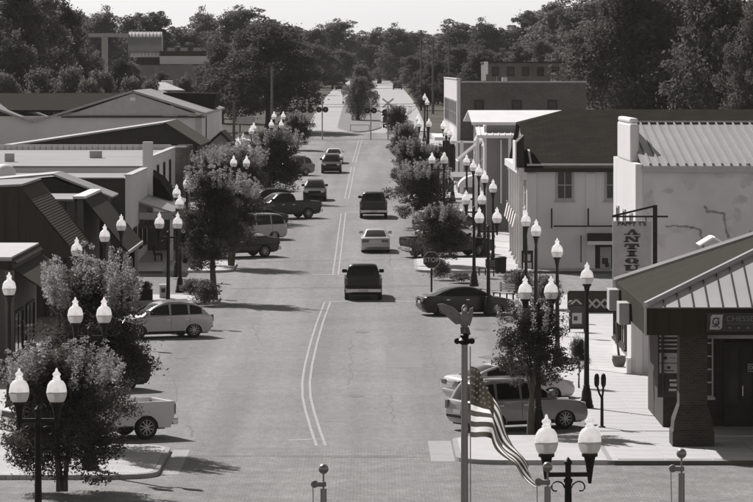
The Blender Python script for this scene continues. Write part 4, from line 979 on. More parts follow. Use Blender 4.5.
# ---- R3: white plaster two-storey building with dark shingled roof
Y3 = 236.5
rt = bld('plaster_house', 'two-storey white plaster building with a dark shingled clipped-hip roof', 18, 243)
z0 = zg(Y3); X3 = 9.23; ze = 6.85
part(rt, 'side_wall', 'plaster_shade', (X3 + .15, 36, Y3, Y3 + .3, z0, ze)); part(rt, 'front_wall', 'plaster_white', (X3, X3 + .149, Y3 - .02, 262, z0, ze)); part(rt, 'back_wall', 'plaster_white', (X3 + .15, 36, 261.6, 262, z0, ze))
MB().slab([(9.05, 236.0, 6.62), (37, 236.0, 6.62), (37, 249.2, 9.95), (12.1, 249.2, 9.95), (9.15, 246.2, 9.12)], .16).build('roof_slope', 'shingle', rt)
MB().slab([(9.15, 252.2, 9.12), (9.15, 246.2, 9.12), (12.1, 249.2, 9.95)], .16).build('clipped_hip', 'shingle', rt)
MB().slab([(9.05, 262.4, 6.62), (9.15, 252.2, 9.12), (12.1, 249.2, 9.947), (37, 249.2, 9.947), (37, 262.4, 6.62)], .16).build('back_roof_slope', 'shingle', rt)
MB().prism([(9.4, Y3 + .02, ze), (9.4, 246.2, 8.95), (9.4, 252.2, 8.95), (9.4, 261.9, ze)], (.12, 0, 0)).build('gable_wall', 'plaster_white', rt)
part(rt, 'eave_board', 'dark_trim', (9.05, 37, 235.9, 236.0, 6.38, 6.6)); part(rt, 'street_cornice', 'white_paint', (8.75, 9.22, Y3 - .3, 262, 6.2, 6.62), (8.95, 9.225, Y3 - .1, 262, 5.9, 6.2))
MB().prism([(8.6, Y3 - .1, 6.65), (9.04, Y3 - .1, 6.65), (9.04, Y3 - .1, 8.55), (8.6, Y3 - .1, 8.1)], (0, 4, 0)).build('cornice_return', 'dark_trim', rt)
part(rt, 'return_edge', 'white_paint', (8.52, 8.598, Y3 - .12, Y3 + 4, 6.5, 8.2))
for a, b in ((555.5, 574), (604.5, 622)):
    window(rt, WX(a, Y3), WX(b, Y3), WZ(200.5, Y3), WZ(169.5, Y3), Y3, '-y', 'trim_grey', 'glass_dark', 2, 2, .14)
part(rt, 'pilaster', 'plaster_shade', (WX(586, Y3), WX(595, Y3), Y3 - .09, Y3 - .002, z0, 6.3)); part(rt, 'pilaster', 'plaster_shade', (X3 + .0, X3 + .55, Y3 - .1, Y3 - .022, z0, 6.3))
for k in range(5): part(rt, 'column', 'white_paint', (8.75, 8.98, Y3 + .2 + 4 * k, Y3 + .43 + 4 * k, z0, 6.2), (8.68, 9.05, Y3 + .13 + 4 * k, Y3 + .5 + 4 * k, z0, z0 + .5))
for k in range(5): window(rt, Y3 + 1.2 + 4 * k, Y3 + 2.8 + 4 * k, 4.2, 6.0, X3, '-x', 'trim_grey', 'glass_mid', 1, 2, .1)
for k in range(4): window(rt, Y3 + 1.0 + 4.5 * k, Y3 + 4.0 + 4.5 * k, 1.2, 3.3, X3, '-x', 'dark_trim', 'glass_mid', 2, 1, .1)
dr = part(rt, 'door', 'dark_trim', (WX(594, Y3), WX(618, Y3), Y3 - .06, Y3 - .004, z0 + .1, WZ(242, Y3))); part(dr, 'poster', 'sign_panel', (WX(600, Y3), WX(611, Y3), Y3 - .08, Y3 - .062, WZ(269, Y3), WZ(247, Y3)))
part(dr, 'poster_print', 'sign_letter', (WX(602, Y3), WX(608, Y3), Y3 - .09, Y3 - .081, WZ(264, Y3), WZ(258, Y3)), (WX(605, Y3), WX(609, Y3), Y3 - .091, Y3 - .0815, WZ(267, Y3), WZ(263, Y3)))
part(rt, 'canopy', 'dark_trim', (WX(587, Y3), WX(618, Y3), Y3 - 1.0, Y3 - .1, WZ(242, Y3), WZ(233, Y3))); part(rt, 'canopy_edge', 'white_paint', (WX(586.5, Y3), WX(618, Y3), Y3 - 1.06, Y3 - 1.002, WZ(244, Y3), WZ(240.5, Y3)))
part(rt, 'sign_bar', 'lamp_iron', (WX(553, Y3), WX(617, Y3), Y3 - .6, Y3 - .52, WZ(226.5, Y3), WZ(225, Y3)), (WX(550.5, Y3), WX(552, Y3), Y3 - .62, Y3 - .5, WZ(228, Y3), WZ(208, Y3)), (WX(587, Y3), WX(588.6, Y3), Y3 - .50, Y3 - .42, WZ(226, Y3), WZ(208, Y3)), (WX(580, Y3), WX(581, Y3), Y3 - .6, Y3 - .52, WZ(262, Y3), WZ(235, Y3)), (WX(551, Y3), WX(552, Y3), Y3 - .5, Y3 - .002, WZ(216, Y3), WZ(215, Y3)))
# flag on the street front
fg = thing('street_flag', 'small striped flag on the street front of the white plaster building', 'flag', (8.7, Y3 + 3.0, 3.6), 0, None, True)
MB().tube([(8.9, Y3 + 3, 3.5), (8.1, Y3 + 2.6, 4.6)], .025, 6).build('staff', 'white_paint', fg)
mb = MB()
for k in range(9):
    a = k / 9; mb.add([(8.12 + .55 * a, Y3 + 2.6 + .2 * a, 4.5 - .7 * a), (8.12 + .55 * (a + 1 / 9), Y3 + 2.6 + .2 * (a + 1 / 9), 4.5 - .7 * (a + 1 / 9)), (7.95 + .5 * (a + 1 / 9), Y3 + 2.55, 3.7 - .7 * (a + 1 / 9)), (7.95 + .5 * a, Y3 + 2.55, 3.7 - .7 * a)], [(0, 1, 2, 3)], k % 2)
mb.build('cloth', ['flag_white', 'flag_red'], fg)

# ---- R4: shop with two-tier tin roof
Y4 = 275.0; rt = bld('tin_roofed_shop', 'shop with a bright two-tier tin porch roof and white posts', 14, 285); z0 = zg(Y4)
part(rt, 'side_wall', 'render_tan', (7.95, 26, Y4, Y4 + .3, z0, 8.6)); part(rt, 'front_wall', 'plaster_pale', (7.78, 7.949, Y4 - .02, 303, z0, 8.6)); part(rt, 'back_wall', 'render_tan', (7.95, 26, 302.6, 303, z0, 8.6))
MB().slab([(7.25, 273.6, 7.95), (26, 273.6, 7.95), (26, 278.6, 8.55), (7.25, 278.6, 8.55)], .1).build('lower_roof', 'white_metal', rt)
MB().slab([(7.0, 278.2, 8.78), (26, 278.2, 8.78), (26, 289, 9.5), (7.0, 289, 9.5)], .1).build('upper_roof', 'white_metal', rt)
MB().slab([(7.0, 289, 9.497), (26, 289, 9.497), (26, 303.4, 8.6), (7.0, 303.4, 8.6)], .1).build('back_roof', 'white_metal', rt)
part(rt, 'fascia', 'white_paint', (7.25, 26, 273.52, 273.6, 7.74, 7.94), (7.0, 26, 278.1, 278.2, 8.57, 8.76))
rm_ = rib_mesh(4.9, .05, .05, 'white_metal')
for k in range(30):
    o = obj('seam', rm_, rt, (7.5 + .42 * k - rt.location.x, 273.65 - rt.location.y, 7.955 - rt.location.z)); o.rotation_euler = (math.atan(.12), 0, 0)
for x in (7.3, 9.5, 11.7): part(rt, 'porch_post', 'white_paint', (x - .1, x + .1, 273.75, 273.95, z0, 7.72))
part(rt, 'downpipe', 'white_paint', (WX(501, Y4) - .06, WX(501, Y4) + .06, Y4 - .16, Y4 - .02, z0 + 2, 7.6))
for k in range(5): window(rt, Y4 + 2 + 5 * k, Y4 + 4 + 5 * k, 5.2, 7.2, 7.78, '-x', 'white_paint', 'glass_mid', 1, 2, .1, False)
fr = MB()
for yy in (280.0, 286.0): fr.tube([(7.76, yy, 7.4), (6.1, yy, 6.0), (7.76, yy, 6.05), (7.76, yy, 7.4)], .06, 6)
fr.tube([(6.1, 280, 6.0), (6.1, 286, 6.0)], .06, 6); fr.build('awning_frame', 'white_paint', rt)
MB().slab([(7.77, 280.1, 7.44), (6.12, 280.1, 6.06), (6.12, 285.9, 6.06), (7.77, 285.9, 7.44)], .03).build('awning_cloth', 'render_tan', rt)
aw = MB(); pts = [(7.75 - 1.7 * math.sin(a), 4.3 + .9 * math.cos(a)) for a in [math.pi / 2 * k / 7 for k in range(8)]] + [(7.75, 4.3)]
aw.prism([(a, 276.5, b) for a, b in pts], (0, 3.5, 0)).build('barrel_awning', 'white_paint', rt, smooth=40)
part(rt, 'flat_awning', 'render_tan', (5.9, 7.75, 288, 302, 4.4, 4.7))

# ---- R5: brown brick two-storey building; R6 behind it
Y5 = 340.0; rt = bld('brick_building', 'brown brick two-storey building with a pale street front and bricked-up windows', 12, 360); z0 = zg(Y5)
xr = WX(586, Y5); zt5 = WZ(82.5, Y5)
part(rt, 'side_wall', 'brown_brick', (7.6, xr, Y5, Y5 + .35, z0 - .2, zt5)); part(rt, 'front_wall', 'plaster_pale', (7.3, 7.599, Y5 - .03, 400, z0 - .2, zt5 + .25)); part(rt, 'back_wall', 'brown_brick', (7.6, xr, 399.6, 400, z0 - .2, zt5)); part(rt, 'far_wall', 'brown_brick', (xr - .35, xr, Y5 + .351, 399.59, z0 - .2, zt5))
part(rt, 'roof', 'roof_membrane', (7.6, xr - .351, Y5 + .351, 399.59, zt5 - .9, zt5 - .6)); part(rt, 'coping', 'concrete', (7.25, 7.65, Y5 - .1, 400.1, zt5 + .251, zt5 + .37), (7.66, xr + .05, Y5 - .08, Y5 + .4, zt5 + .001, zt5 + .12))
part(rt, 'chimney', 'brown_brick', (WX(497, Y5), WX(502, Y5), Y5 + .4, Y5 + 1.0, zt5 - .6, zt5 + .5)); part(rt, 'roof_unit', 'plaster_pale', (WX(503, Y5), WX(508, Y5), Y5 + 2, Y5 + 3, zt5 - .6, zt5 + .45))
for a, b in ((474.5, 483.5), (512, 521.5), (548, 557)): window(rt, WX(a, Y5), WX(b, Y5), WZ(114, Y5), WZ(100, Y5), Y5, '-y', 'lamp_iron', 'glass_dark', 1, 2, .08)
for k in range(8): window(rt, Y5 + 2 + 7 * k, Y5 + 5 + 7 * k, 7.6, 9.8, 7.3, '-x', 'trim_grey', 'glass_mid', 1, 2, .12, False)
for k in range(8): window(rt, Y5 + 1.5 + 7 * k, Y5 + 6 + 7 * k, 3.6, 5.9, 7.3, '-x', 'dark_trim', 'glass_mid', 2, 1, .12, False)
part(rt, 'street_awning', 'white_paint', (5.6, 7.28, 352, 372, 6.2, 6.5)); part(rt, 'annexe', 'render_tan', (WX(458, 330), WX(482, 330), 330, Y5 - .04, zg(330), 6.4)); part(rt, 'annexe_post', 'white_paint', (WX(460, 329), WX(463.5, 329), 328.7, 328.95, zg(329), 6.6))
Y6 = 425.0; rt = bld('flat_roofed_building', 'dark flat roofed building with a pale rooftop box behind the brown brick one', 16, 430); z0 = zg(Y6)
part(rt, 'wall', 'brown_brick', (WX(486, Y6), WX(570, Y6), Y6, 444, z0 - .3, WZ(63, Y6))); part(rt, 'roof_edge', 'dark_trim', (WX(485, Y6), WX(571, Y6), Y6 - .15, 444.1, WZ(63, Y6) + .001, WZ(61.5, Y6)))
part(rt, 'corner_strip', 'white_paint', (WX(484, Y6), WX(488, Y6), Y6 - .2, Y6 - .151, WZ(74, Y6), WZ(61.5, Y6)), bevel=.01)
part(rt, 'rooftop_box', 'white_metal', (WX(568, Y6), WX(597, Y6), Y6 + 2, 440, WZ(76, Y6), WZ(62.5, Y6))); part(rt, 'chimney', 'render_tan', (WX(552, Y6), WX(558, Y6), Y6 + 1, Y6 + 1.7, WZ(63, Y6), WZ(55, Y6)))
for k in range(5): window(rt, WX(492 + 15 * k, Y6), WX(499 + 15 * k, Y6), WZ(76, Y6), WZ(67, Y6), Y6, '-y', 'dark_trim', 'glass_mid', 1, 1, .08, False)

# ================================================================== left side
# ---- L1 low shop with pale flat roof and tilted metal awning
rt = bld('low_shop', 'low shop with pale flat roof and a tilted metal awning over the pavement', -18, 160)
part(rt, 'wall', 'grey_board', (-26, -14.3, 158, 171, 0, 4.85)); part(rt, 'roof', 'concrete', (-26, -14.2, 157.8, 171, 4.86, 5.02)); part(rt, 'fascia', 'dark_trim', (-14.26, -14.1, 157.7, 171, 4.55, 4.858), (-26, -14.27, 157.66, 157.98, 4.55, 4.857))
MB().slab([(-14.2, 157.8, 4.62), (-12.2, 157.8, 3.3), (-12.2, 171, 3.3), (-14.2, 171, 4.62)], .06).build('awning', 'olive_metal', rt)
MB().slab([(-14.25, 158.2, 5.0), (-14.0, 158.2, 4.75), (-14.0, 170.8, 4.75), (-14.25, 170.8, 5.0)], .05).build('awning_flashing', 'olive_metal', rt)
part(rt, 'awning_edge', 'trim_grey', (-12.24, -12.17, 157.8, 171, 3.18, 3.3)); part(rt, 'awning_post', 'dark_trim', (-12.4, -12.25, 158, 158.15, .1, 3.2)); part(rt, 'awning_post', 'dark_trim', (-12.4, -12.25, 170.7, 170.85, .1, 3.2))
part(rt, 'corner_post', 'grey_board', (-14.45, -14.05, 157.55, 157.65, .1, 4.5))
window(rt, 160, 164, .9, 2.7, -14.3, '+x', 'dark_trim', 'glass_mid', 2, 1); window(rt, 165.5, 169.5, .9, 2.7, -14.3, '+x', 'dark_trim', 'glass_mid', 2, 1)
# ---- L2 dark boarded shop with steep slatted awning
rt = bld('boarded_shop', 'dark boarded shop with a steep slatted awning roof', -20, 188)
MB().prism([(-34, 185, 0), (-16.3, 185, 0), (-16.3, 185, 7.0), (-34, 185, 6.2)], (0, 11, 0)).build('wall', 'dark_board', rt)
MB().slab([(-34, 184.85, 6.32), (-16.15, 184.85, 7.13), (-16.15, 196.0, 7.13), (-34, 196.0, 6.32)], .1).build('roof', 'roof_membrane', rt)
MB().prism([(-16.28, 185, 7.0), (-13.75, 185, 3.9), (-13.75, 185, 3.7), (-16.28, 185, 3.7)], (0, .1, 0)).build('awning_cheek', 'dark_board', rt)
nS = 30; d = Vector((-13.7 + 16.3, 0, 3.95 - 7.05)) / nS
slm = MB().slab([(0, 0, 0), (d.x * 1.12, 0, d.z * 1.0 + .01), (d.x * 1.12, 11.0, d.z * 1.0 + .01), (0, 11.0, 0)], .035).mesh('slat', 'dark_metal_roof')
for k in range(nS): obj('slat', slm, rt, (-16.3 + d.x * k - rt.location.x, 185.0 - rt.location.y, 7.05 + d.z * k - rt.location.z + .03))
bl = MB().box(-.03, .03, -.03, 0, 0, 1).mesh('batten', 'dark_board')
for k in range(12):
    o = obj('batten', bl, rt, (-16.9 - .6 * k - rt.location.x, 184.995 - rt.location.y, -rt.location.z)); o.scale = (1, 1, 6.75 - .027 * k)
window(rt, 187, 190, .8, 2.6, -16.3, '+x', 'dark_trim', 'glass_mid', 2, 1)
# ---- L3 boarded shop with sloping slab awning
rt = bld('sloped_awning_shop', 'grey boarded shop with white capped ridge and long sloping awning', -20, 200)
part(rt, 'wall', 'grey_board', (-34, -14.45, 196.7, 205.5, 0, 5.95)); part(rt, 'roof', 'roof_membrane', (-34, -14.6, 196.5, 205.5, 5.951, 6.06)); part(rt, 'ridge_cap', 'white_paint', (-14.65, -14.05, 196.45, 208.6, 6.075, 6.2))
part(rt, 'ridge_wall', 'grey_board', (-14.449, -14.15, 196.6, 208.5, 0, 6.07))
MB().slab([(-14.1, 196.5, 6.1), (-11.95, 196.5, 3.5), (-11.95, 208.6, 3.5), (-14.1, 208.6, 6.1)], .08).build('awning', 'olive_metal', rt)
part(rt, 'awning_edge', 'trim_grey', (-12.0, -11.88, 196.5, 208.6, 3.36, 3.5)); part(rt, 'awning_post', 'trim_grey', (-12.3, -12.1, 208.2, 208.4, .1, 3.5)); part(rt, 'awning_post', 'trim_grey', (-12.3, -12.1, 197, 197.2, .1, 3.5))
for k in range(14):
    o = obj('batten', bl, rt, (-15.0 - .5 * k - rt.location.x, 196.695 - rt.location.y, -rt.location.z)); o.scale = (1, 1, 5.9)
vn = MB().lathe([(.38, 0), (.38, .5), (.5, .52), (.46, .7), (.2, .85), (.02, .88)], (-15.0, 196.3, 4.3), 12); vn.build('extractor_vent', 'tin_roof_dull', rt, smooth=40)
pn = part(rt, 'wall_poster', 'sign_panel', (-12.9, -12.4, 208.3, 208.36, 1.6, 2.6)); part(pn, 'print', 'sign_letter', (-12.8, -12.5, 208.28, 208.299, 1.8, 2.0))
part(rt, 'poster_board', 'dark_board', (-13.2, -12.3, 208.37, 208.45, .1, 2.9)); window(rt, 199, 203, .8, 2.6, -14.15, '+x', 'dark_trim', 'glass_mid', 2, 1)
# ---- L4 gabled shop
rt = bld('gabled_shop', 'small gabled shop with a dull metal roof behind the sloping awning', -18, 210)
MB().prism([(-24, 209.0, 0), (-13.9, 209.0, 0), (-13.9, 209.0, 5.7), (-16.6, 209.0, 6.75), (-24, 209.0, 6.1)], (0, 4.6, 0)).build('wall', 'dark_board', rt)
MB().slab([(-16.6, 208.6, 7.0), (-13.5, 208.6, 5.8), (-13.5, 214.0, 5.8), (-16.6, 214.0, 7.0)], .1).build('roof_slope', 'tin_roof_dull', rt)
MB().slab([(-24.3, 208.6, 6.3), (-16.61, 208.6, 6.997), (-16.61, 214, 6.997), (-24.3, 214, 6.3)], .1).build('roof_slope', 'tin_roof_dull', rt)
# ---- L5 brick shop with flat pale roof, canopy
rt = bld('canopy_shop', 'brick shop with pale flat roof, parapet and a tiled street canopy', -20, 245); Y = 236.0; z0 = zg(Y)
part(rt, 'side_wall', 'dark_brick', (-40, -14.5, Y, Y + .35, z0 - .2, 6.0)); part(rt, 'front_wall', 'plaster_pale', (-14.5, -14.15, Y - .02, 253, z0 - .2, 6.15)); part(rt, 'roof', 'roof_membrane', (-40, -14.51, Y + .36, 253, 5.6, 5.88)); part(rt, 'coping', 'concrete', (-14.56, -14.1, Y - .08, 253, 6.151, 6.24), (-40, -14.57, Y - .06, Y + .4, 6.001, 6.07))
cn = MB().slab([(-14.14, 243.5, 4.4), (-12.0, 243.5, 3.75), (-12.0, 262, 3.95), (-14.14, 262, 4.6)], .1); cn.build('canopy', 'tin_roof_dull', rt)
part(rt, 'canopy_fascia', 'sign_panel', (-14.13, -11.9, 243.38, 243.48, 3.30, 3.72), (-12.0, -11.9, 243.5, 262, 3.32, 3.70)); part(rt, 'canopy_post', 'white_paint', (-12.25, -12.05, 243.6, 243.8, z0, 3.4)); part(rt, 'canopy_post', 'white_paint', (-12.25, -12.05, 252, 252.2, z0, 3.5)); part(rt, 'canopy_post', 'white_paint', (-12.25, -12.05, 261, 261.2, z0, 3.6))
MB().prism([(-14.13, 254, 4.55), (-12.6, 254, 4.2), (-13.4, 254, 5.4), (-14.13, 254, 5.9)], (0, 7, 0)).build('canopy_gable', 'shingle', rt)
part(rt, 'shop_partition', 'grey_board', (-14.14, -12.3, 253.4, 253.5, z0 + .2, 3.4))
sg = part(rt, 'shop_sign', 'grey_board', (-14.1, -12.4, 243.9, 244.0, 2.75, 3.28)); text('letters', 'ART', (-13.4, 243.88, 3.0), .42, 'sign_letter', sg, .005, .01, sx=1.2)
dv = MB().lathe([(.75, 0), (.75, .2), (.68, .45), (.5, .66), (.25, .78), (.02, .8)], (-22.4, 244, 5.881), 16); dv.build('roof_dome', 'white_paint', rt, smooth=50)
for k in range(3): window(rt, 238 + 5 * k, 241 + 5 * k, 1.6, 3.0, -14.15, '+x', 'dark_trim', 'glass_dark', 1, 1)
# ---- L6 pale store with white coping; low brick shopfronts
rt = bld('pale_store', 'long store with a broad pale low-pitched roof and a white ribbed coping', -22, 270); Y = 254.0; z0 = zg(Y)
part(rt, 'side_wall', 'plaster_pale', (-44, -14.5, Y, Y + .35, z0 - .2, 6.3)); part(rt, 'front_wall', 'plaster_pale', (-14.5, -14.2, Y + .36, 290, z0 - .2, 6.75)); part(rt, 'back_wall', 'plaster_pale', (-44, -14.5, 289.7, 290, z0 - .2, 7.0))
MB().slab([(-44, Y - .05, 6.31), (-14.51, Y - .05, 6.31), (-14.51, 289.6, 6.62), (-44, 289.6, 6.62)], .12).build('roof', 'roof_membrane', rt)
part(rt, 'corner_pier', 'plaster_pale', (-14.49, -13.85, Y - .25, Y + .34, z0 - .2, 7.85), bevel=.04); part(rt, 'coping', 'concrete', (-14.55, -14.15, Y + .36, 290, 6.751, 6.83))
for xx, yy, ww in ((-19, 270, .8), (-24, 262, .6), (-29, 279, .9)): part(rt, 'roof_unit', 'trim_grey', (xx, xx + ww, yy, yy + ww, 6.3, 6.95), bevel=.03)
cm_ = MB().box(0, .36, -.08, .0, 6.62, 7.02).mesh('coping_tile', 'white_paint')
for k in range(36): obj('coping_tile', cm_, rt, (-17.2 - .42 * k - rt.location.x, 289.69 - rt.location.y, -rt.location.z))
for k in range(4): window(rt, Y + 3 + 8 * k, Y + 5 + 8 * k, 4.3, 6.1, -14.2, '+x', 'dark_trim', 'glass_dark', 1, 2)
rt = bld('brick_shopfront', 'low brick shopfront with stepped parapet piers', -16, 296); Y = 291.0; z0 = zg(Y)
part(rt, 'wall', 'brown_brick', (-24, -13.7, Y, 303, z0 - .2, 6.1)); part(rt, 'parapet_pier', 'brown_brick', (-14.6, -13.5, Y - .1, Y + .9, 6.101, 6.75)); part(rt, 'parapet_pier', 'brown_brick', (-14.6, -13.5, 296, 297, 6.101, 6.75)); part(rt, 'parapet_pier', 'brown_brick', (-14.6, -13.5, 302, 303, 6.101, 6.75)); part(rt, 'coping', 'concrete', (-24, -14.61, Y - .1, Y + .4, 6.102, 6.25), (-14.65, -13.45, Y - .15, Y + .95, 6.751, 6.86))
window(rt, -15.4, -14.4, 3.8, 5.6, Y, '-y', 'dark_trim', 'glass_dark', 1, 2)
# ---- L7 dark gabled store
Y = 323.0; rt = bld('dark_gable_store', 'dark store with a wide low gable and a pale roof edge', -20, 330); z0 = zg(Y)
pk = (WX(165, Y), WZ(122, Y)); er = (WX(201, Y), WZ(145, Y)); el = (WX(-40, Y), WZ(152, Y))
MB().prism([(el[0], Y, z0 - .3), (er[0] - .3, Y, z0 - .3), (er[0] - .3, Y, er[1] + .05), (pk[0], Y, pk[1] - .2), (el[0], Y, el[1] - .2)], (0, 20, 0)).build('wall', 'dark_board', rt)
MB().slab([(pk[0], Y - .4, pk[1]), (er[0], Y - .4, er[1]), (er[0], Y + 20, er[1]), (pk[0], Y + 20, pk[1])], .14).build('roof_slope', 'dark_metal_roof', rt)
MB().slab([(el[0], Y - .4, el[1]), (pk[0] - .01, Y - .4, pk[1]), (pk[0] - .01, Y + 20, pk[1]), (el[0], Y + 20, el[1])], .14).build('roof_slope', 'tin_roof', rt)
part(rt, 'shopfront', 'grey_board', (er[0] - .29, er[0] - .1, Y + .5, Y + 19, z0, 5.4))
# ---- L8 pale gabled hall
Y = 380.0; rt = bld('gabled_hall', 'large pale hall with wide front gables and shingled roofs', -26, 400); z0 = zg(Y)
p1 = (WX(133, Y), WZ(90, Y)); e1 = (WX(205, Y), WZ(112.5, Y)); v1 = (WX(33, Y), WZ(121, Y)); p2 = (WX(-55, Y), WZ(88, Y)); xl = WX(-80, Y)
part(rt, 'front_wall', 'plaster_pale', (xl, e1[0] - .35, Y, Y + .4, z0 - .4, e1[1] - .35)); part(rt, 'side_wall', 'plaster_pale', (e1[0] - .75, e1[0] - .351, Y + .401, 432, z0 - .4, e1[1] - .3)); part(rt, 'corner_board', 'trim_grey', (e1[0] - .9, e1[0] - .3, Y - .06, Y - .002, z0 - .4, e1[1] - .36))
MB().prism([(WX(66, Y), Y - .3, e1[1] - .3), (e1[0] - .4, Y - .3, e1[1] - .3), (p1[0], Y - .3, p1[1] - .3)], (0, .25, 0)).build('gable', 'trim_grey', rt)
part(rt, 'gable_soffit', 'dark_trim', (WX(62, Y), e1[0], Y - .55, Y - .002, e1[1] - .49, e1[1] - .34)); part(rt, 'gable_vent', 'white_paint', (p1[0] - .25, p1[0] + .25, Y - .35, Y - .301, p1[1] - 1.0, p1[1] - .7))
def rs(a, b, y0, y1, m, dz=0): MB().slab([(a[0], y0, a[1] + dz), (b[0], y0, b[1] + dz), (b[0], y1, b[1] + dz), (a[0], y1, a[1] + dz)], .2).build('roof_slope', m, rt)
rs(p1, e1, Y - .6, 432, 'shingle_pale' if 'shingle_pale' in M else 'tin_roof_dull'); rs(v1, p1, Y - .6, 405, 'tin_roof_dull', .003); rs(p2, v1, Y - .6, 405, 'tin_roof_dull', .001)
MB().slab([(xl, 384, WZ(110, 384)), (p1[0], 384, WZ(110, 384)), (p1[0], 404, WZ(93, 404)), (xl, 404, WZ(93, 404))], .2).build('main_roof', 'shingle', rt)
MB().prism([(WX(165, 404), 404, WZ(93, 404) - 1.2), (WX(214, 404), 404, WZ(108, 404)), (WX(216, 404), 404, WZ(93.5, 404)), (WX(163, 404), 404, WZ(92.5, 404))], (0, 12, 0)).build('rear_roof', 'shingle', rt)
MB().slab([(WX(150, 420), 420, WZ(90, 420)), (WX(185, 420), 420, WZ(90, 420)), (WX(165, 424), 424, WZ(82, 424)), (WX(156, 424), 424, WZ(82, 424))], .2).build('rear_gable', 'tin_roof_dull', rt)
part(rt, 'rooftop_unit', 'white_paint', (WX(161, 425), WX(172, 425), 425, 427, WZ(85, 425), WZ(80.5, 425)), bevel=.05)
part(rt, 'downpipe', 'dark_trim', (e1[0] - .349, e1[0] - .25, 390, 390.1, z0, e1[1] - .4))
# small porch gable beside the hall
Y = 352.0; rt = bld('porch_gable', 'small dark gabled porch beside the pale hall', -14, 355); z0 = zg(Y)
q = [(WX(190, Y), WZ(158, Y)), (WX(221, Y), WZ(131, Y)), (WX(239, Y), WZ(149, Y))]
MB().prism([(q[0][0] + .2, Y, z0), (q[2][0] - .2, Y, z0), (q[2][0] - .2, Y, q[2][1] - .1), (q[1][0], Y, q[1][1] - .25), (q[0][0] + .2, Y, q[0][1] - .1)], (0, 10, 0)).build('wall', 'render_tan', rt)
for a, b in ((q[0], q[1]), (q[1], q[2])): MB().slab([(a[0], Y - .4, a[1]), (b[0], Y - .4, b[1]), (b[0], Y + 10, b[1]), (a[0], Y + 10, a[1])], .15).build('roof_slope', 'shingle', rt)
# roadside board and pole near the hall
Y = 395.0; sb = thing('roadside_board', 'pale roadside signboard on posts beside the pale hall', 'sign', (WX(246, Y), Y, zg(Y)), 0, None, True)
bd = part(sb, 'board', 'sign_panel', (WX(236.5, Y), WX(255, Y), Y - .06, Y + .06, WZ(124, Y), WZ(116.5, Y))); part(bd, 'print', 'stain', *[(WX(239, Y), WX(253, Y), Y - .075, Y - .061, WZ(118.8 + 2 * k, Y), WZ(118 + 2 * k, Y)) for k in range(3)])
part(sb, 'post', 'lamp_iron', (WX(240, Y) - .06, WX(240, Y) + .06, Y - .055, Y + .055, zg(Y) - .1, WZ(124, Y))); part(sb, 'post', 'lamp_iron', (WX(252, Y) - .06, WX(252, Y) + .06, Y - .055, Y + .055, zg(Y) - .1, WZ(124, Y)))
# ---- barrel-roofed mill far behind
Y = 610.0; rt = bld('barrel_roofed_mill', 'distant mill with a ribbed barrel roof, flat annexe and conveyor bridge', -33, 612)
xa, xb = WX(130, Y), WX(160, Y); zb = WZ(50, Y); zt_ = WZ(32, Y); rr = zt_ - zb
part(rt, 'wall', 'plaster_pale', (xa, xb, Y, Y + 2 * rr, WZ(57, Y), zb)); part(rt, 'lower_wall', 'dark_board', (xa + .2, xb - .1, Y + .2, Y + 2 * rr - .2, zg(Y) - .3, WZ(57, Y) - .002))
MB().lathe([(rr + .05, xa - .3), (rr + .05, xb + .2)], (0, Y + rr, zb), 28, axis='x').build('barrel_roof', 'tin_roof_dull', rt, smooth=40)
rbm = MB().lathe([(rr + .12, -.05), (rr + .12, .05)], (0, 0, 0), 24, axis='x').mesh('roof_rib', 'tin_roof_dull')
for k in range(9): obj('roof_rib', rbm, rt, (xa + .1 + (xb - xa - .2) * k / 8 - rt.location.x, Y + rr - rt.location.y, zb - rt.location.z))
part(rt, 'annexe', 'plaster_pale', (xb + .01, WX(211, Y), Y - 1, Y + 8, WZ(64, Y), WZ(56, Y))); part(rt, 'annexe_roof', 'dark_metal_roof', (xb + .02, WX(212, Y), Y - .5, Y + 8.1, WZ(56, Y) + .001, WZ(51, Y))); part(rt, 'annexe_base', 'render_tan', (WX(130, Y), WX(206, Y), Y - 2, Y - 1.01, zg(Y) - .3, WZ(65, Y)))
for k in range(3): part(rt, 'roof_unit', 'trim_grey', (WX(167 + 13 * k, Y), WX(174 + 13 * k, Y), Y + 1, Y + 2, WZ(51, Y) + .001, WZ(47.5, Y)))
part(rt, 'conveyor_bridge', 'trim_grey', (WX(88, Y), xa - .31, Y + 1, Y + 2.4, WZ(37, Y), WZ(33, Y))); part(rt, 'bridge_leg', 'trim_grey', (WX(101, Y), WX(107, Y), Y + 1.1, Y + 2.3, zg(Y) - .3, WZ(37, Y) - .002))

# ================================================================== street furniture
# stop sign
y = 212.6; x = WX(431.5, y); zs = WZ(260, y)
ss = thing('stop_sign', 'octagonal STOP sign on a dark post at the side road', 'sign', (x, y, zg(y) + .14), 0, None, True)
def octo(r): return [(x + r * math.cos(R(22.5 + 45 * k)), y, zs + r * math.sin(R(22.5 + 45 * k))) for k in range(8)]
MB().prism([(a, b - .03, c) for a, b, c in octo(.475)], (0, .02, 0)).build('border', 'trim_grey', ss)
f = MB().prism([(a, b - .036, c) for a, b, c in octo(.445)], (0, .005, 0)).build('face', 'sign_red', ss)
text('letters', 'STOP', (x, y - .045, zs), .35, 'trim_grey', f, .003, .004, sx=.98)
part(ss, 'post', 'lamp_iron', (x - .05, x + .05, y - .008, y + .06, zg(y), zs + .3))
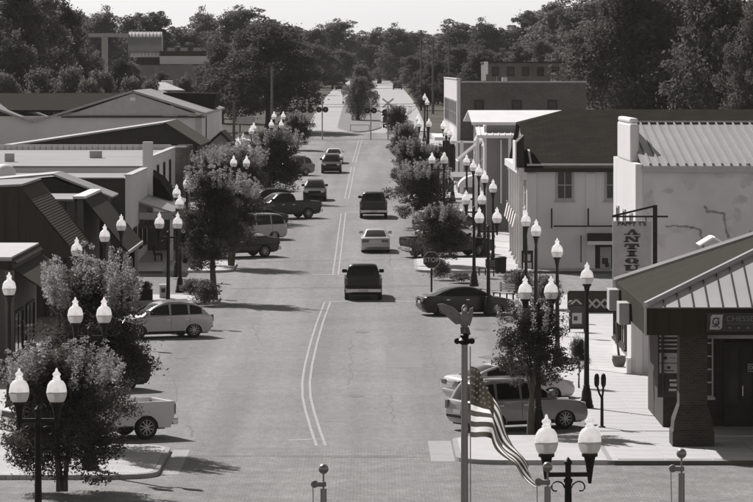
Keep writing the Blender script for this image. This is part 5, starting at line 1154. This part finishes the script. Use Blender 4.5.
# notice board by the white plaster building
y = 222.0; x = WX(527, y); nb = thing('notice_board', 'dark framed notice board standing at the corner of the white plaster building', 'sign', (x, 235.2, zg(235)), 0, None, True)
y = 235.2; x0, x1 = WX(521.5, y), WX(533, y); z0 = zg(y)
part(nb, 'frame', 'lamp_iron', (x0, x1, y - .05, y + .05, WZ(253, y), WZ(250.5, y)), (x0, x0 + .09, y - .045, y + .045, z0, WZ(253, y)), (x1 - .09, x1, y - .045, y + .045, z0, WZ(253, y))); p = part(nb, 'panel', 'sign_dark', (x0 + .09, x1 - .09, y - .02, y + .02, z0 + .55, WZ(253, y)))
part(p, 'poster', 'stain', (x0 + .15, x1 - .15, y - .035, y - .021, z0 + .65, z0 + 1.05), (x0 + .2, x1 - .25, y - .036, y - .0215, z0 + 1.2, z0 + 1.6))
# litter bin
x, y = G(500.5, 273.5, .14); b = thing('litter_bin', 'dark ribbed litter bin on the pavement past the side road', 'bin', (x, y, zg(y) + .14), 0, None)
MB().lathe([(.27, 0), (.33, .06), (.34, .85)], n=16).build('body', 'lamp_iron', b, smooth=40); MB().lathe([(.37, .851), (.37, .93), (.3, .98), (.12, 1.0)], n=16).build('lid', 'plastic_black', b, smooth=40)
# metal bench near the bin
def bench(x, y, rz, label, base=.14, m='dark_trim'):
    t = thing('park_bench', label, 'bench', (x, y, zg(y) + base), rz)
    for k in range(4): MB().box(-.75, .75, -.2 + .11 * k, -.11 + .11 * k, .43, .46).build('seat_slat', m, t)
    for k in range(3): MB().box(-.75, .75, .25, .28, .55 + .13 * k, .64 + .13 * k).build('back_slat', m, t)
    for s in (-.65, .65): MB().box(s - .03, s + .03, -.2, .25, .38, .429).box(s - .03, s + .03, -.2, -.14, 0, .379).box(s - .03, s + .03, .19, .249, 0, .379).box(s - .03, s + .03, .251, .31, .38, .95).build('leg', 'lamp_iron', t)
x, y = G(486, 276, .14); bench(x, y, R(-70), 'dark bench at the kerb beside the twin lamp past the side road')
x, y = G(503, 301, .14); bench(x, y, R(-60), 'pale metal bench behind the nose of the black sedan', m='trim_grey')
# zigzag panel
y = 200.0; x0, x1 = WX(569, y), WX(624, y); zp = thing('zigzag_panel', 'dark fence panel with pale zigzag diamonds at the end of the pavement', 'fence', ((x0 + x1) / 2, y, zg(y) + .14), 0, None, True); zb = zg(y) + .14
part(zp, 'board', 'dark_board', (x0, x1, y, y + .06, zb, 1.28)); part(zp, 'rail', 'dark_trim', (x0 - .03, x1 + .03, y - .03, y + .09, 1.281, 1.36)); part(zp, 'post', 'dark_trim', (x0 - .08, x0 - .002, y - .02, y + .08, zb, 1.28)); part(zp, 'post', 'dark_trim', (x0 + .72, x0 + .8, y - .03, y - .002, zb, 1.28))
def zig(x, z, dx, dz, n, ph):
    mb = MB()
    for k in range(n):
        u = 1 if (k + ph) % 2 else -1; a = (x + dx * k, z - u * dz); c = (x + dx * (k + 1), z + u * dz)
        d = Vector((c[0] - a[0], 0, c[1] - a[1])).normalized(); nn = Vector((-d.z, 0, d.x)) * .05; A = Vector((a[0], y - .012 - .001 * ph, a[1])); C = Vector((c[0], y - .012 - .001 * ph, c[1]))
        mb.prism([A - nn, C - nn, C + nn, A + nn], (0, .008, 0)).build('zigzag_strip', 'trim_grey', zp); mb = MB()
zig(x0 + .95, .72, .42, .22, 4, 0); zig(x0 + .95, .72, .42, .22, 4, 1); zig(x0 + .1, .80, .26, .12, 2, 1)
# framed rack below the panel
y = 186.0; x0, x1 = WX(569, y), WX(585, y); t = thing('poster_rack', 'dark rack with a pale poster under the zigzag panel', 'rack', ((x0 + x1) / 2, y, zg(y) + .14), 0, None, True)
part(t, 'frame', 'lamp_iron', (x0, x0 + .06, y, y + .06, .14, 1.5), (x1 - .06, x1, y, y + .06, .14, 1.5), (x0 + .06, x1 - .06, y, y + .06, 1.42, 1.5), (x0 + .06, x1 - .06, y, y + .06, .35, .43)); pp = part(t, 'panel', 'sign_dark', (x0 + .06, x1 - .06, y + .01, y + .05, .431, 1.419)); part(pp, 'poster', 'sign_panel', (x0 + .15, x1 - .15, y, y + .009, .6, 1.1)); part(pp, 'print', 'sign_letter', (x0 + .22, x1 - .35, y - .008, y - .001, .75, .95))
# forked post, planter, kerb post
x, y = G(602, 428, .14); t = thing('forked_post', 'dark Y-shaped twin-headed post on the pavement by the silver sedan', 'post', (x, y, zg(y) + .14))
MB().tube([(0, 0, 0), (0, 0, .95), (0, 0, 1.05)], [.06, .05, .05], 8).build('stem', 'lamp_iron', t, smooth=40); MB().lathe([(.12, 0), (.12, .05), (.05, .07)], n=10).build('foot', 'lamp_iron', t)
MB().tube([(0, 0, 1.0), (-.10, 0, 1.2), (-.17, 0, 1.45)], .04, 6).build('arm', 'lamp_iron', t, smooth=60); MB().tube([(0, 0, 1.0), (.03, 0, 1.2), (.05, 0, 1.45)], .04, 6).build('arm', 'lamp_iron', t, smooth=60)
for xx in (-.18, .05): MB().lathe([(.05, 1.4), (.085, 1.5), (.09, 1.72), (.06, 1.84), (.01, 1.87)], (xx, 0, 0), 10).build('meter_head', 'lamp_iron', t, smooth=40)
x, y = G(619, 367, .14); t = thing('planter_pot', 'rounded pot with a tall slender stem plant against the antique shop wall', 'planter', (x, y, zg(y) + .14))
MB().lathe([(.16, 0), (.22, .06), (.30, .3), (.27, .42), (.30, .46), (.25, .47)], n=14).build('pot', 'terracotta', t, smooth=40); MB().tube([(0, 0, .45), (-.08, 0, 1.1), (-.14, 0, 1.9)], [.06, .04, .02], 6).build('plant', 'leaf_bush', t)
# left pavement: pale pillar, square planter, hydrant-like blocks, litter bin
x, y = G(163.5, 298, .14); t = thing('pale_pillar', 'short pale stone pillar with a dark recess beside the dark planter', 'pillar', (x, y, zg(y) + .14))
MB().box(-.2, .2, -.2, .2, 0, .62).build('shaft', 'stone_pale', t, bevel=.02); MB().box(-.23, .23, -.23, .23, .621, .72).build('cap', 'white_paint', t, bevel=.02); MB().box(-.1, .1, -.215, -.202, .3, .52).build('recess', 'sign_dark', t)
x, y = G(146, 300, .14); t = thing('flower_planter', 'dark box planter with pale plants on the bright pavement', 'planter', (x, y, zg(y) + .14))
MB().box(-.34, .34, -.3, .3, 0, .55).build('box', 'dark_trim', t, bevel=.03); o = obj('plant', BM, t, (0, 0, .45)); o.scale = (.45, .45, .45)
x, y = G(163, 276, .14); t = thing('litter_bin', 'dark litter bin in the shade of the shop canopy', 'bin', (x, y + 26, zg(y + 26) + .14))
MB().lathe([(.27, 0), (.33, .06), (.34, .85)], n=16).build('body', 'lamp_iron', t, smooth=40); MB().lathe([(.37, .851), (.37, .93), (.3, .98), (.12, 1.0)], n=16).build('lid', 'plastic_black', t, smooth=40)
bench(-12.9, 243, R(95), 'dark bench under the tiled street canopy')

# ---- railway crossing signals
def signal(px1, px2, py, label, cross=False, arm=None):
    Y = 446.5; t = thing('crossing_signal', label, 'signal', (WX((px1 + px2) / 2, Y), Y, zg(Y)), 0, 'railway crossing signals', True); xc = WX((px1 + px2) / 2, Y); z = WZ(py, Y)
    MB().tube([(xc, Y, zg(Y) - .05), (xc, Y, z + 1.2)], .07, 8).build('mast', 'trim_grey', t, smooth=60)
    part(t, 'light_bar', 'plastic_black', (WX(px1, Y), WX(px2, Y), Y - .12, Y - .071, z - .04, z + .04))
    for p in (px1, px2):
        xx = WX(p, Y); d = MB().lathe([(.33, -.02), (.33, .02)], (xx, Y - .15, z), 18, axis='y').build('backing_disc', 'plastic_black', t, smooth=40)
        MB().lathe([(.12, -.14), (.14, -.08), (.14, -.021)], (xx, Y - .15, z), 12, axis='y').build('lens', 'tail_lamp', d, smooth=40)
    if cross:
        for s in (1, -1):
            d = Vector((.62, 0, .5 * s)); n = Vector((-.5 * s, 0, .62)).normalized() * .1; c = Vector((xc, Y - .1 - .015 * (s + 1), z + 1.0))
            MB().prism([c - d - n, c + d - n, c + d + n, c - d + n], (0, .012, 0)).build('crossbuck_board', 'white_paint', t)
    if arm: MB().tube([(xc, Y - .3, zg(Y) + 1.0), (WX(arm[0], Y), Y - .3, WZ(arm[1], Y))], [.07, .035], 6).build('gate_arm', 'white_paint', t)
signal(319, 325.5, 109.5, 'twin-disc crossing signal at the lane edge under the broad dark tree')
signal(303.5, 311, 110, 'twin-disc crossing signal half hidden beside the broad dark tree')
signal(367.5, 374, 110.5, 'twin-disc crossing signal in front of the traffic island', False)
signal(385, 391, 112, 'crossing signal with a white crossbuck beside the waiting dark truck', True, (418, 106))
t = thing('crossing_barrier', 'low pipe barrier at the tip of the traffic island', 'barrier', (WX(360, 469), 469, zg(469) + .14))
for xx in (-1.1, 1.1): MB().tube([(xx, 0, 0), (xx, 0, .7)], .05, 6).build('post', 'trim_grey', t)
MB().tube([(-1.1, 0, .66), (1.1, 0, .66)], .04, 6).build('rail', 'trim_grey', t)
# utility poles
UP = []
def upole(px, top, Y, label, arm=True):
    x = WX(px, Y); t = thing('utility_pole', label, 'pole', (x, Y, zg(Y) - .05), 0, 'utility poles', True); zt = WZ(top, Y)
    MB().tube([(x, Y, zg(Y) - .1), (x, Y, zt)], [.17, .11], 8).build('pole', 'pole_wood', t, smooth=60)
    if arm:
        part(t, 'crossarm', 'pole_wood', (x - 1.1, x + 1.1, Y - .19, Y - .12, zt - .7, zt - .58))
        for k in (-1, -.35, .35, 1): MB().lathe([(.04, 0), (.05, .08), (.02, .14)], (x + k, Y - .15, zt - .579), 8).build('insulator', 'trim_grey', t)
    UP.append((x, Y, zt))
upole(421, 30, 560, 'tall utility pole in front of the skyline wood beside the far road'); upole(433, 38, 540, 'utility pole above the pale street front of the brown brick building'); upole(438, 44, 600, 'slim utility pole close beside another above the brick building', False)
upole(449, 34, 580, 'utility pole standing among the trees above the brick building'); upole(557, 52, 470, 'stub utility pole rising behind the flat roofed building'); upole(234, 101, 405, 'short utility pole beside the roadside signboard', False)
upole(272, 66, 440, 'pale leaning utility pole in front of the broad dark tree', False)
def wire(a, b, sag, label):
    A, B = Vector(a), Vector(b); pts = [A.lerp(B, k / 16) - Vector((0, 0, sag * 4 * (k / 16) * (1 - k / 16))) for k in range(17)]
    tag(MB().tube(pts, .022, 5).build('overhead_wire', 'plastic_black'), label, 'wire', 'overhead wires')
Yw = 438.0
for py in (103.5, 106): wire((WX(225, Yw), Yw, WZ(py, Yw)), (WX(470, Yw), Yw, WZ(py - 1, Yw)), .15, 'overhead wire crossing the road at the railway signals')
wire((WX(250, 520), 520, WZ(84, 520)), (UP[1][0], UP[1][1] - .15, WZ(86, 540)), .5, 'overhead wire crossing in front of the island tree')
wire((UP[0][0], UP[0][1] - .16, UP[0][2] - .62), (UP[3][0], UP[3][1] - .16, UP[3][2] - .62), .4, 'overhead wire strung between two tall poles')

# ---- flagpoles in front of the viewer
def ball_pole(px, py, label):
    Y = 45.0; x = WX(px, Y); z = WZ(py, Y); t = thing('flagpole', label, 'flagpole', (x, Y, zg(Y) - .05), 0, 'ball-topped flagpoles', True)
    MB().tube([(x, Y, 0), (x, Y, z - .22)], [.06, .036], 12).build('shaft', 'flagpole', t, smooth=60)
    MB().lathe([(.001, -.058), (.03, -.05), (.05, -.03), (.058, 0), (.05, .03), (.03, .05), (.001, .058)], (x, Y, z), 16).build('ball', 'flagpole', t, smooth=80)
    MB().tube([(x, Y, z - .22), (x, Y, z - .055)], .012, 6).build('spindle', 'flagpole', t)
    tk = MB().box(x - .1, x + .03, Y - .03, Y + .03, z - .20, z - .145); tk.lathe([(.045, -.02), (.045, .02)], (x - .1, Y, z - .17), 10, axis='y'); tk.build('pulley', 'weathered_bronze', t, bevel=.01)
    MB().tube([(x - .12, Y, z - .19), (x - .11, Y, z - .6), (x - .07, Y, z - 2.5)], .006, 5).build('halyard', 'trim_grey', t)
ball_pole(323.5, 469, 'ball-topped flagpole standing alone over the brick street'); ball_pole(547.5, 467, 'ball-topped flagpole in front of the twin lamp'); ball_pole(681.5, 453.5, 'ball-topped flagpole beside the brick pier of the corner shop')
Y = 46.0; x = WX(464.5, Y); t = thing('flagpole', 'tall flagpole crowned by a spread-winged eagle', 'flagpole', (x, Y, zg(Y) - .05), 0, None, True); zt = WZ(342, Y)
MB().tube([(x, Y, 0), (x, Y, zt)], [.075, .037], 14).build('shaft', 'flagpole', t, smooth=60)
MB().lathe([(.04, -.03), (.075, -.01), (.08, .02), (.045, .05), (.055, .08), (.02, .1)], (x, Y, zt), 12).lathe([(.035, -.02), (.035, .02)], (x - .085, Y, zt + .01), 10, axis='y').lathe([(.035, -.02), (.035, .02)], (x + .085, Y, zt + .01), 10, axis='y').build('truck', 'lamp_iron', t, smooth=40)
MB().tube([(x, Y, zt + .09), (x, Y, WZ(326, Y))], .012, 6).build('spindle', 'weathered_bronze', t)
eg = MB(); zc = WZ(322, Y)
eg.lathe([(.005, -.09), (.035, -.06), (.06, .0), (.062, .05), (.04, .10), (.03, .13), (.036, .16), (.02, .19), (.004, .2)], (x, Y, zc), 12)
eg.prism([(x + .015, Y - .06, zc + .15), (x + .015, Y - .10, zc + .13), (x + .03, Y - .06, zc + .17)], (-.03, 0, 0))
ebody = eg.build('eagle', 'weathered_bronze', t, smooth=60)
for s, pts in ((-1, [(-.03, -.02), (-.04, .09), (-.12, .16), (-.25, .21), (-.31, .20), (-.29, .15), (-.24, .10), (-.18, .04), (-.10, -.03)]), (1, [(.03, -.02), (.04, .09), (.06, .15), (.10, .17), (.10, .10), (.085, .02), (.06, -.05)])):
    MB().prism([(x + a, Y - .01 + abs(a) * .12, zc + b) for a, b in pts], (0, .03, 0)).build('wing', 'weathered_bronze', ebody)
MB().prism([(x - .05, Y, zc - .06), (x + .05, Y, zc - .06), (x + .075, Y + .05, zc - .15), (x - .04, Y + .05, zc - .16)], (0, .025, 0)).build('tail', 'weathered_bronze', ebody)
MB().tube([(x + .065, Y - .02, zt - .05), (x + .07, Y - .02, 6.5)], .007, 5).build('halyard', 'trim_grey', t)
# flag hanging limp in folds
fl = thing('national_flag', 'limp stars-and-stripes flag hanging in folds from the eagle flagpole', 'flag', (x, Y, WZ(437, Y)), 0, None, True)
cols = [(0, (470, 366), (470, 437)), (.16, (477, 369), (481, 438)), (.30, (485, 380), (492, 439)), (.42, (492, 397), (497.5, 448)), (.6, (503, 418), (509, 464)), (.8, (516, 445), (523, 477)), (1, (527, 468), (537.5, 487))]
NU, NV = 60, 52; vs = []; fs = []; mi = []
cu = [c[0] for c in cols]
for j in range(NV + 1):
    v = j / NV
    for i in range(NU + 1):
        u = i / NU
        tx, tz = np.interp(u, cu, [c[1][0] for c in cols]), np.interp(u, cu, [c[1][1] for c in cols]); bx_, bz = np.interp(u, cu, [c[2][0] for c in cols]), np.interp(u, cu, [c[2][1] for c in cols])
        fold = math.sin(u * 15 + v * 5.0) * .55 + math.sin(u * 7 - v * 9) * .45; k = min(1, u * 3)
        pxx = tx + (bx_ - tx) * v + fold * 3.0 * k; pyy = tz + (bz - tz) * v - math.cos(u * 12 + v * 4) * 2.2 * k; yy = Y + fold * .10 * k
        vs.append((WX(pxx, Y), yy, WZ(pyy, Y)))
for j in range(NV):
    for i in range(NU):
        a = j * (NU + 1) + i; fs.append((a, a + 1, a + NU + 2, a + NU + 1)); st_ = j * 13 // NV
        mi.append(2 if (i / NU < .4 and st_ < 7) else (1 if st_ % 2 == 0 else 0))
fm = MB(); fm.v = vs; fm.f = fs; fm.mi = mi; clo = fm.build('cloth', ['flag_white', 'flag_red', 'flag_blue'], fl, smooth=80)
for r_ in range(5):
    for c_ in range(6):
        i = int(2 + c_ * 3.7); j = int(2 + r_ * 5.2); p = Vector(vs[j * (NU + 1) + i]) + Vector((0, -.012, 0))
        MB().prism([(p.x + .018 * (1 if k % 2 == 0 else .45) * math.sin(math.pi * k / 5), p.y, p.z + .018 * (1 if k % 2 == 0 else .45) * math.cos(math.pi * k / 5)) for k in range(10)], (0, .004, 0)).build('star', 'flag_white', clo)
for o in bpy.data.objects:
    if '_w' in o: del o['_w']

# ------------------------------------------------------------------ thin summer haze
hm = bpy.data.materials.new('haze'); hm.use_nodes = True; hn = hm.node_tree; hn.nodes.clear()
ho = hn.nodes.new('ShaderNodeOutputMaterial'); hv = hn.nodes.new('ShaderNodeVolumePrincipled'); hv.inputs['Color'].default_value = (.95, .93, .92, 1); hv.inputs['Density'].default_value = .000055; hv.inputs['Anisotropy'].default_value = 0.0
hn.links.new(hv.outputs[0], ho.inputs['Volume'])
hz = MB().box(-1300, 1300, -160, 4000, -1.2, 60).build('haze', hm); hz['kind'] = 'stuff'
